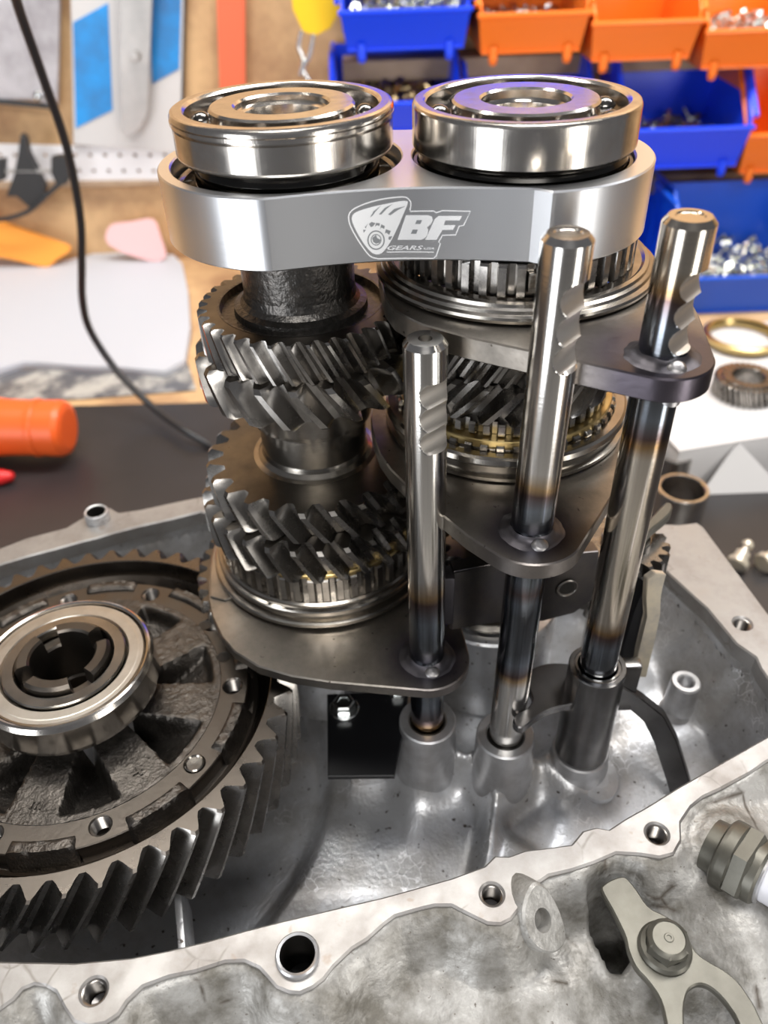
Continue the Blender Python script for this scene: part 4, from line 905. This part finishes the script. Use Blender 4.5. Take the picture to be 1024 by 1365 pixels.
# orange handle
t = thing('power_tool', 'orange rounded tool handle lying on the mat at left', 'tool', (-330, 545, 2.7))
hc0 = un(93, 571, Y=548); ax = Vector((-1, 0.06, 0.03)).normalized(); fr = axes_of(ax)
bm = BM(); lathe(bm, hc0, [(0, 0), (16, 0.3), (20.5, 2.0), (22.5, 6), (22.0, 30), (22.5, 50), (26, 75), (34, 110), (36, 140), (0, 142)], 40, fr); finish('handle', bm, M_orange2, t, smooth=50)
bm = BM(); lathe(bm, hc0, [(22.6, 22), (23.1, 23), (23.1, 26), (22.6, 27)], 40, fr); finish('handle_seam', bm, M_orange2, t, smooth=50)
t = thing('screwdriver', 'red tapered tool tip poking in at the left edge', 'tool', un(-10, 640, Z=8))
c0 = un(20, 634, Z=9); bm = BM(); lathe(bm, c0, [(0, 0), (3.5, 2), (6, 10), (7, 40), (0, 41)], 24, axes_of((-1, -0.1, 0))); finish('grip', bm, M_red, t, smooth=50)
bm = BM(); lathe(bm, c0, [(6.2, 14), (7.3, 16), (7.3, 20), (6.8, 22)], 24, axes_of((-1, -0.1, 0))); finish('grip_ring', bm, M_red, t, smooth=50)
# papers
def sheet(name, px, z, m, label, cat, z0_=None, group=None):
    P_ = smooth_poly([xy(a, b, z) for a, b in px], 3) if len(px) > 6 else [xy(a, b, z) for a, b in px]
    bm = slab([P_], z0_ if z0_ is not None else z, z + .6, .1)
    return tag(finish(name, bm, m, loc=(P_[0][0], P_[0][1], z), smooth=0), label, cat, group)
sheet('paper_sheet', [(-60,345),(60,352),(150,333),(200,338),(243,352),(246,480),(150,488),(95,487),(30,482),(-60,490)], 9, M_white, 'large white paper pad on the bench beside the cable', 'paper', 0.3)
sheet('paper_sheet', [(60,345),(130,325),(200,325),(200,345)], 1.8, M_white, 'white paper corner peeking out behind the pink sheet', 'paper')
def lean(name, px, Y0, m, label, cat, th=2.0):
    P_ = [un(a, b, Y=Y0) for a, b in px]; P_ = smooth_poly([(p.x, p.z) for p in P_], 3); z_lo = min(p[1] for p in P_)
    bm = slab([P_], 0, th, .3)
    for v in bm.verts: v.co = Vector((v.co.x, Y0 + v.co.z + (v.co.y - z_lo) * .25, v.co.y + 9.8 - z_lo))
    tag(finish(name, bm, m, loc=(P_[0][0], Y0, 9.8), smooth=0), label, cat)
lean('pink_paper', [(150,333),(178,328),(207,325),(218,345),(226,370),(203,374),(150,356)], 950, M_pink, 'pink paper standing at the back corner of white pad', 'paper')
lean('cloth', [(-60,285),(0,302),(50,318),(92,333),(76,346),(62,356),(30,350),(0,345),(-60,340)], 945, M_opaper, 'bright orange cloth bunched at the far left behind white pad', 'cloth', 6)
sheet('plastic_strip', [(-50,494),(110,493),(250,483),(262,520),(110,532),(-50,536)], 1.0, mat('clear_plastic', (0.48, 0.46, 0.42), 0.25, 0, var=(25, (0.12, 0.12, 0.13), 0.42, 0.58)), 'crumpled grey plastic strip between white sheet and black mat', 'plastic')
# white box
bx = thing('carton', 'white carton on the mat with bearing ring and gear on top', 'box', (330, 520, 2.7))
A = un(893, 655, Z=2.7); B = un(1090, 622, Z=2.7); dr = (B - A).normalized(); nb = Vector((-dr.y, dr.x, 0))
bm = BM(); mt = Matrix.Translation(A) @ Matrix(((dr.x, nb.x, 0, 0), (dr.y, nb.y, 0, 0), (0, 0, 1, 0), (0, 0, 0, 1)))
box(bm, (0, 0, 0.1), (200, 170, 36), 1.5, mt); finish('carton_body', bm, M_box, bx, smooth=30)
bm = BM(); box(bm, (-1, -1, 36.2), (201, 60, 37.2), .4, mt); finish('carton_flap', bm, M_box, bx, smooth=0)
bm = BM(); v0 = [mt @ Vector(p) for p in ((46, -0.6, 36), (80, -22, 0.3), (20, -10, 0.3))]; f_ = [bm.verts.new(p) for p in v0]; b_ = [bm.verts.new(p + Vector((0, 1, .3))) for p in v0]; bridge(bm, f_, b_); bm.faces.new(f_); bm.faces.new(b_); finish('folded_corner', bm, M_box, bx, smooth=0)
zc = 2.7 + 34.6
g1 = thing('small_gear', 'small steel helical gear lying on the white carton', 'gear', un(992, 520, Z=zc))
c0 = un(995, 513, Z=zc + 10); bm = BM(); gear(bm, (c0.x, c0.y), zc + 17, zc + 2, 25, 22, 34, 0.2, rin=12, ch=1); finish('gear_rim', bm, M_tooth, g1, smooth=28)
bm = BM(); ring(bm, (c0.x, c0.y), 12.1, 20, zc + .1, zc + 18.4, .5); finish('gear_hub', bm, M_gear, g1)
c0 = un(988, 452, Z=zc + 4); bm = BM(); lathe(bm, (c0.x, c0.y), [(27, zc + 3), (31, zc + 3), (33, zc + 6), (33, zc + 9), (30, zc + 10.5), (28, zc + 10), (26.5, zc + 5), (27, zc + 3)], 72)
tag(finish('synchro_ring', bm, M_brass, loc=(c0.x, c0.y, zc), smooth=40), 'brass synchro ring lying behind the small gear on white carton', 'ring')
# bushings
for (a, b, zz, rr_, lab) in ((911, 650, 32, 17.5, 'larger steel bushing standing upright on mat before the white carton'), (901, 604, 30, 12.5, 'smaller steel bushing between the right rod and white carton')):
    c0 = un(a, b, Z=zz); bm = BM(); ring(bm, (c0.x, c0.y), rr_ - 3, rr_, 2.7, zz, .6, 72); tag(finish('bushing', bm, M_race, loc=(c0.x, c0.y, 2.7)), lab, 'bushing')
# small brass fittings
for (a, b, d, lab) in ((985, 748, (0.45, 0.55, 0.25), 'small brass fitting lying on the mat near the right edge'), (1022, 748, (0.7, 0.4, 0.1), 'bright metal fitting cut off by the right edge')):
    c0 = un(a, b, Z=9); t = thing('pipe_fitting', lab, 'fitting', (c0.x, c0.y, 2.7)); fr = axes_of(d)
    bm = BM(); lathe(bm, c0, [(0, -4), (6.2, -4), (7, -3), (7, 0), (5, 1), (4.8, 7)], 32, fr); finish('fitting_body', bm, M_gold, t)
    bm = BM(); lathe(bm, c0, [(2.6, 7), (2.6, 11), (3.8, 12), (4, 15), (2.5, 17), (0, 17)], 24, fr); finish('fitting_stem', bm, M_gold, t)

# ================================================================ WALL THINGS
YW = 984.0
def wp(x, y, Y=YW): return un(x, y, Y=Y)
def wall_slab(px, Y0, th, m, name, parent=None, **k):
    P_ = [wp(a, b, Y0) for a, b in px]; bm = slab([[(p.x, p.z) for p in P_]], 0, th, min(.4, th / 3))
    for v in bm.verts: v.co = Vector((v.co.x, Y0 + v.co.z, v.co.y))
    if parent is not None: return finish(name, bm, m, parent, smooth=30, **k)
    return finish(name, bm, m, loc=(P_[0].x, Y0, P_[0].z), smooth=30)
t = thing('blister_pack', 'white and blue printed card hanging on the plywood wall', 'packaging', wp(165, 205, 975))
wall_slab([(93,-60),(246,-60),(240,203),(98,193)], 975, 3, M_box, 'card', t)
wall_slab([(243,-60),(249,-60),(243,205),(238,203)], 976, 6, M_rubber, 'card_edge', t)
wall_slab([(97,30),(144,4),(150,147),(101,171)], 974, .8, M_print_blue, 'printed_panel', t)
wall_slab([(199,-60),(243,-60),(239,92),(203,112)], 974, .8, M_print_blue, 'printed_panel', t)
t = thing('feeler_gauge', 'long grey steel tool hanging before the blue and white card', 'tool', wp(178, 180, 960))
wall_slab([(158,-60),(205,-60),(197,150),(188,170),(175,182),(163,175),(161,150)], 960, 6, M_greysteel, 'blade', t)
bm = BM(); lathe(bm, wp(180, 75, 958), [(5, 0), (5, 2.5), (3.5, 3), (0, 3)], 24, axes_of((0, -1, 0))); finish('rivet', bm, M_greysteel, t)
wallo = wall_slab([(287,-60),(326,-60),(327,120),(293,120)], 972, 5, M_strap, 'marking_bar'); tag(wallo, 'orange-red flat bar hanging behind the left bearing', 'bar')
t = thing('plastic_package', 'crinkled grey plastic package on the wall in the top left corner', 'packaging', wp(40, 130, 970))
wall_slab([(-80,-60),(80,-60),(78,60),(76,142),(40,133),(0,132),(-80,128)], 970, 8, M_foil, 'package_film', t)
wall_slab([(-80,128),(0,132),(70,140),(70,146),(0,139),(-80,136)], 968, 3, M_rubber, 'package_edge', t)
bm = BM(); lathe(bm, wp(52, 128, 962), [(0, 6), (4, 4), (6, 0), (5, -4), (0, -5)], 12, axes_of((0.4, -1, .5))); finish('metal_eyelet', bm, M_bolt, t)
t = thing('perforated_strip', 'white perforated strip fixed across the plywood wall below the card', 'strip', wp(110, 240, 978))
P_ = [wp(a, b, 978) for a, b in [(-80,190),(233,198),(236,242),(-80,250)]]
hs = []
for x_ in range(-60, 232, 20):
    for yy in (0.3, 0.72):
        q_ = wp(x_ + (5 if yy > .5 else 0), 192 + 50 * yy, 978); hs.append([(q_.x + 2.4 * math.cos(a), q_.z + 2.0 * math.sin(a)) for a in [2 * PI * i / 10 for i in range(10)]])
bm = slab([[(p.x, p.z) for p in P_]] + hs, 0, 2, .2)
for v in bm.verts: v.co = Vector((v.co.x, 978 + v.co.z, v.co.y))
finish('strip_face', bm, M_peg, t, smooth=0)
wall_slab([(-80,243),(236,240),(236,246),(-80,254)], 976, 6, M_wood2, 'lower_edge', t)
# black clamp hanging
t = thing('black_clamp', 'black plastic clamp with cable hanging at the left wall', 'clamp', wp(40, 260, 940))
wall_slab([(27,180),(34,185),(38,205),(48,225),(60,250),(58,270),(40,278),(22,262),(8,262),(18,235),(24,205)], 940, 12, M_rubber, 'clamp_jaw', t)
wall_slab([(68,210),(88,208),(93,232),(88,246),(76,248),(68,232)], 938, 12, M_rubber, 'clamp_knob', t)
wall_slab([(-10,215),(6,212),(6,240),(-10,245)], 938, 10, M_rubber, 'clamp_knob', t)
bm = BM(); tube(bm, [wp(80, 245, 940), wp(60, 262, 936), wp(40, 280, 936), wp(15, 290, 936), wp(-10, 292, 938), wp(-40, 280, 940)], 2.6, 10); finish('clamp_lead', bm, M_rubber, t)
bm = BM(); tube(bm, [wp(-10, 228, 942), wp(50, 228, 942), wp(90, 228, 942)], 2.2, 8, smooth=False); finish('clamp_bar', bm, M_greysteel, t)
# yellow clip with wires
t = thing('yellow_clip', 'yellow plastic clip with bent wire ends hanging left of the bins', 'clip', wp(420, 45, 900))
wall_slab([(384,-60),(462,-60),(457,8),(440,38),(420,48),(404,42),(390,12)], 900, 14, M_yellow, 'clip_body', t)
bm = BM(); tube(bm, [wp(402, 40, 900), wp(398, 62, 900), wp(404, 80, 900), wp(400, 100, 900)], 2.0, 8); finish('clip_wire', bm, M_bolt, t)
bm = BM(); tube(bm, [wp(418, 45, 900), wp(412, 75, 900), wp(404, 92, 900), wp(412, 108, 900)], 2.0, 8); finish('clip_wire', bm, M_bolt, t)

# ---- storage bins
def make_bin(name, label, x, y, z, w_, d, h_, m, content=None, group='small parts bins on the back wall', lip=0.42, foot=True, yaw=0, wall=2.2):
    """open fronted stacking bin; (x, y, z) centre of its front bottom edge, y grows to the back"""
    t = thing(name, label, 'storage bin', (x, y, z), group)
    R_ = Matrix.Translation((x, y, z)) @ Matrix.Rotation(yaw, 4, 'Z')
    ins = w_ * 0.08
    prof = [(8, 0), (d, 0), (d, h_), (d * 0.42, h_), (0, h_ * (lip + 0.10)), (-2, h_ * lip)]
    for s in (-1, 1):
        bm = BM(); A_, B_ = [], []
        for (yy, zz) in prof:
            xo = w_ / 2 - ins * (1 - zz / h_) * 0.8
            A_.append(bm.verts.new(R_ @ Vector((s * xo, yy, zz)))); B_.append(bm.verts.new(R_ @ Vector((s * (xo - wall), yy, zz))))
        bridge(bm, A_, B_); bm.faces.new(A_); bm.faces.new(B_); finish('side_panel', bm, m, t, smooth=0)
        bm = BM(); e = [R_ @ Vector((s * (w_ / 2 - .5), yy, zz)) for yy, zz in ((d, h_), (d * .42, h_), (0, h_ * (lip + .1)))]
        tube(bm, e, 2.6, 8, smooth=False); finish('rim_bead', bm, m, t)
    bw = w_ / 2 - ins * .8
    bm = BM(); box(bm, (-bw, 4, 0), (bw, d, wall), .4, R_); finish('base_panel', bm, m, t, smooth=0)
    bm = BM(); box(bm, (-w_ / 2 + 2, d - wall, wall), (w_ / 2 - 2, d, h_), .4, R_); finish('back_panel', bm, m, t, smooth=0)
    bm = BM(); f_ = [(-bw, 6, 0), (bw, 6, 0), (w_ / 2 - ins * .3, -3, h_ * lip), (-w_ / 2 + ins * .3, -3, h_ * lip)]
    a = [bm.verts.new(R_ @ Vector(p)) for p in f_]; b = [bm.verts.new(R_ @ (Vector(p) + Vector((0, wall, 0)))) for p in f_]; bridge(bm, a, b); bm.faces.new(a); bm.faces.new(b); finish('front_panel', bm, m, t, smooth=0)
    bm = BM(); box(bm, (-w_ / 2 + 1, -5, h_ * lip - 2), (w_ / 2 - 1, 0.5, h_ * lip + 2), .8, R_); finish('front_lip', bm, m, t, smooth=0)
    if foot:
        for s in (-1, 1):
            bm = BM(); lathe(bm, R_ @ Vector((s * w_ * .33, 5, -5)), [(0, -5), (3.2, -4), (4.4, 0), (4.6, 12)], 14); finish('foot', bm, m, t, smooth=60)
    if content:
        mt_, seed, lvl = content; rnd = random.Random(seed); bm = BM()
        for i in range(150):
            r = rnd.uniform(3.2, 5.6); px_ = rnd.uniform(-bw + 8, bw - 8); py_ = rnd.uniform(8, d - 10); pz_ = wall + 3 + h_ * lvl * (0.55 + 0.45 * py_ / d) * rnd.uniform(.6, 1.05)
            if rnd.random() < .75: lathe(bm, R_ @ Vector((px_, py_, pz_)), [(r * .5, -r * .4), (r, -r * .4), (r, r * .4), (r * .5, r * .4), (r * .5, -r * .4)], 6, axes_of((rnd.uniform(-1, 1), rnd.uniform(-1, .2), rnd.uniform(.2, 1))))
            else: lathe(bm, R_ @ Vector((px_, py_, pz_)), [(0, -9), (1.6, -9), (1.6, 4), (4, 4), (4, 7), (0, 7)], 6, axes_of((rnd.uniform(-1, 1), rnd.uniform(-1, 1), rnd.uniform(-.4, 1))))
        box(bm, (-bw + 3, 8, wall + .2), (bw - 3, d - 3, wall + h_ * lvl * 0.5), 0, R_)
        o = finish('loose_fasteners', bm, mt_, loc=R_ @ Vector((0, d / 2, wall)), smooth=20)
        tag(o, 'heap of loose metal fasteners in the ' + label.replace('open-fronted ', ''), 'fasteners', kind='stuff')
    return t
YB = 865.0
def place(px, py, w_px, Y=YB):
    p = un(px, py, Y=Y); q_ = un(px + w_px / 2, py, Y=Y); r_ = un(px - w_px / 2, py, Y=Y); return p, (q_ - r_).length
specs = [
 # name, label, px centre, py bottom, width px, Y, height, mat, content
 ('blue bin with bright nuts in the top row', 541, 68, 178, YB, 78, M_blue, (M_nut, 1, .62)),
 ('orange bin beside the top row blue bin', 708, 72, 150, YB, 78, M_orange, (M_nut, 2, .3)),
 ('middle orange bin of the top row', 855, 82, 148, YB, 78, M_orange, None),
 ('orange bin with green-tinged screws at the top right edge', 1002, 92, 148, YB, 78, M_orange, (M_nut, 3, .4)),
 ('blue bin of yellow screws showing between the two top bearings', 528, 178, 165, 872, 66, M_blue, (M_nut_y, 4, .55)),
 ('blue bin just behind the right top bearing', 704, 192, 165, 868, 66, M_blue, (M_nut, 5, .2)),
 ('deep blue bin with wide front right of the right bearing', 908, 226, 170, 855, 92, M_blue, (M_nut, 6, .25)),
 ('orange bin in the second row at the right edge', 1040, 232, 118, 860, 92, M_orange, None),
]
for lab, px, py, wpx, Y_, hh, m_, con in specs:
    p, wmm = place(px, py, wpx, Y_); make_bin('storage_bin', 'open-fronted ' + lab, p.x, Y_, p.z, wmm, 975 - Y_ if Y_ > 850 else 118, hh, m_, con, group=None)
p, wmm = place(1000, 428, 215, 770); make_bin('storage_bin', 'large blue bin standing on the bench behind the carton', p.x + 5, 770, 0.3, wmm, 130, 95, M_blue2, (M_nut, 8, .35), group=None, foot=False)
p, wmm = place(868, 400, 130, 800); make_bin('storage_bin', 'blue bin on the bench behind the bronze-tinted rod', p.x - 30, 812, 0.3, 118, 130, 95, M_blue2, None, group=None, foot=False)
for x_, lab in ((40, 'blue bin of the uppermost row above the middle of bins'), (165, 'blue bin of the uppermost row above the orange ones')):
    make_bin('storage_bin', 'open-fronted ' + lab, x_, 880, 345, 118, 95, 110, M_blue, None, group=None)
# shelf rails carrying the bins
for (ya, yb_, lab) in ((68, 96, 'plywood rail under the top row of bins'), (232, 256, 'plywood rail under the second row of bins')):
    za = wp(850, ya, 935).z; zb2 = wp(850, yb_, 935).z; xl = wp(455, ya, 935).x
    bm = BM(); box(bm, (xl, 935 if ya < 100 else 925, zb2), (640, 984, za), 1.5); tag(finish('shelf_rail', bm, M_wood2, loc=(200, 960, zb2), smooth=0), lab, 'shelf')
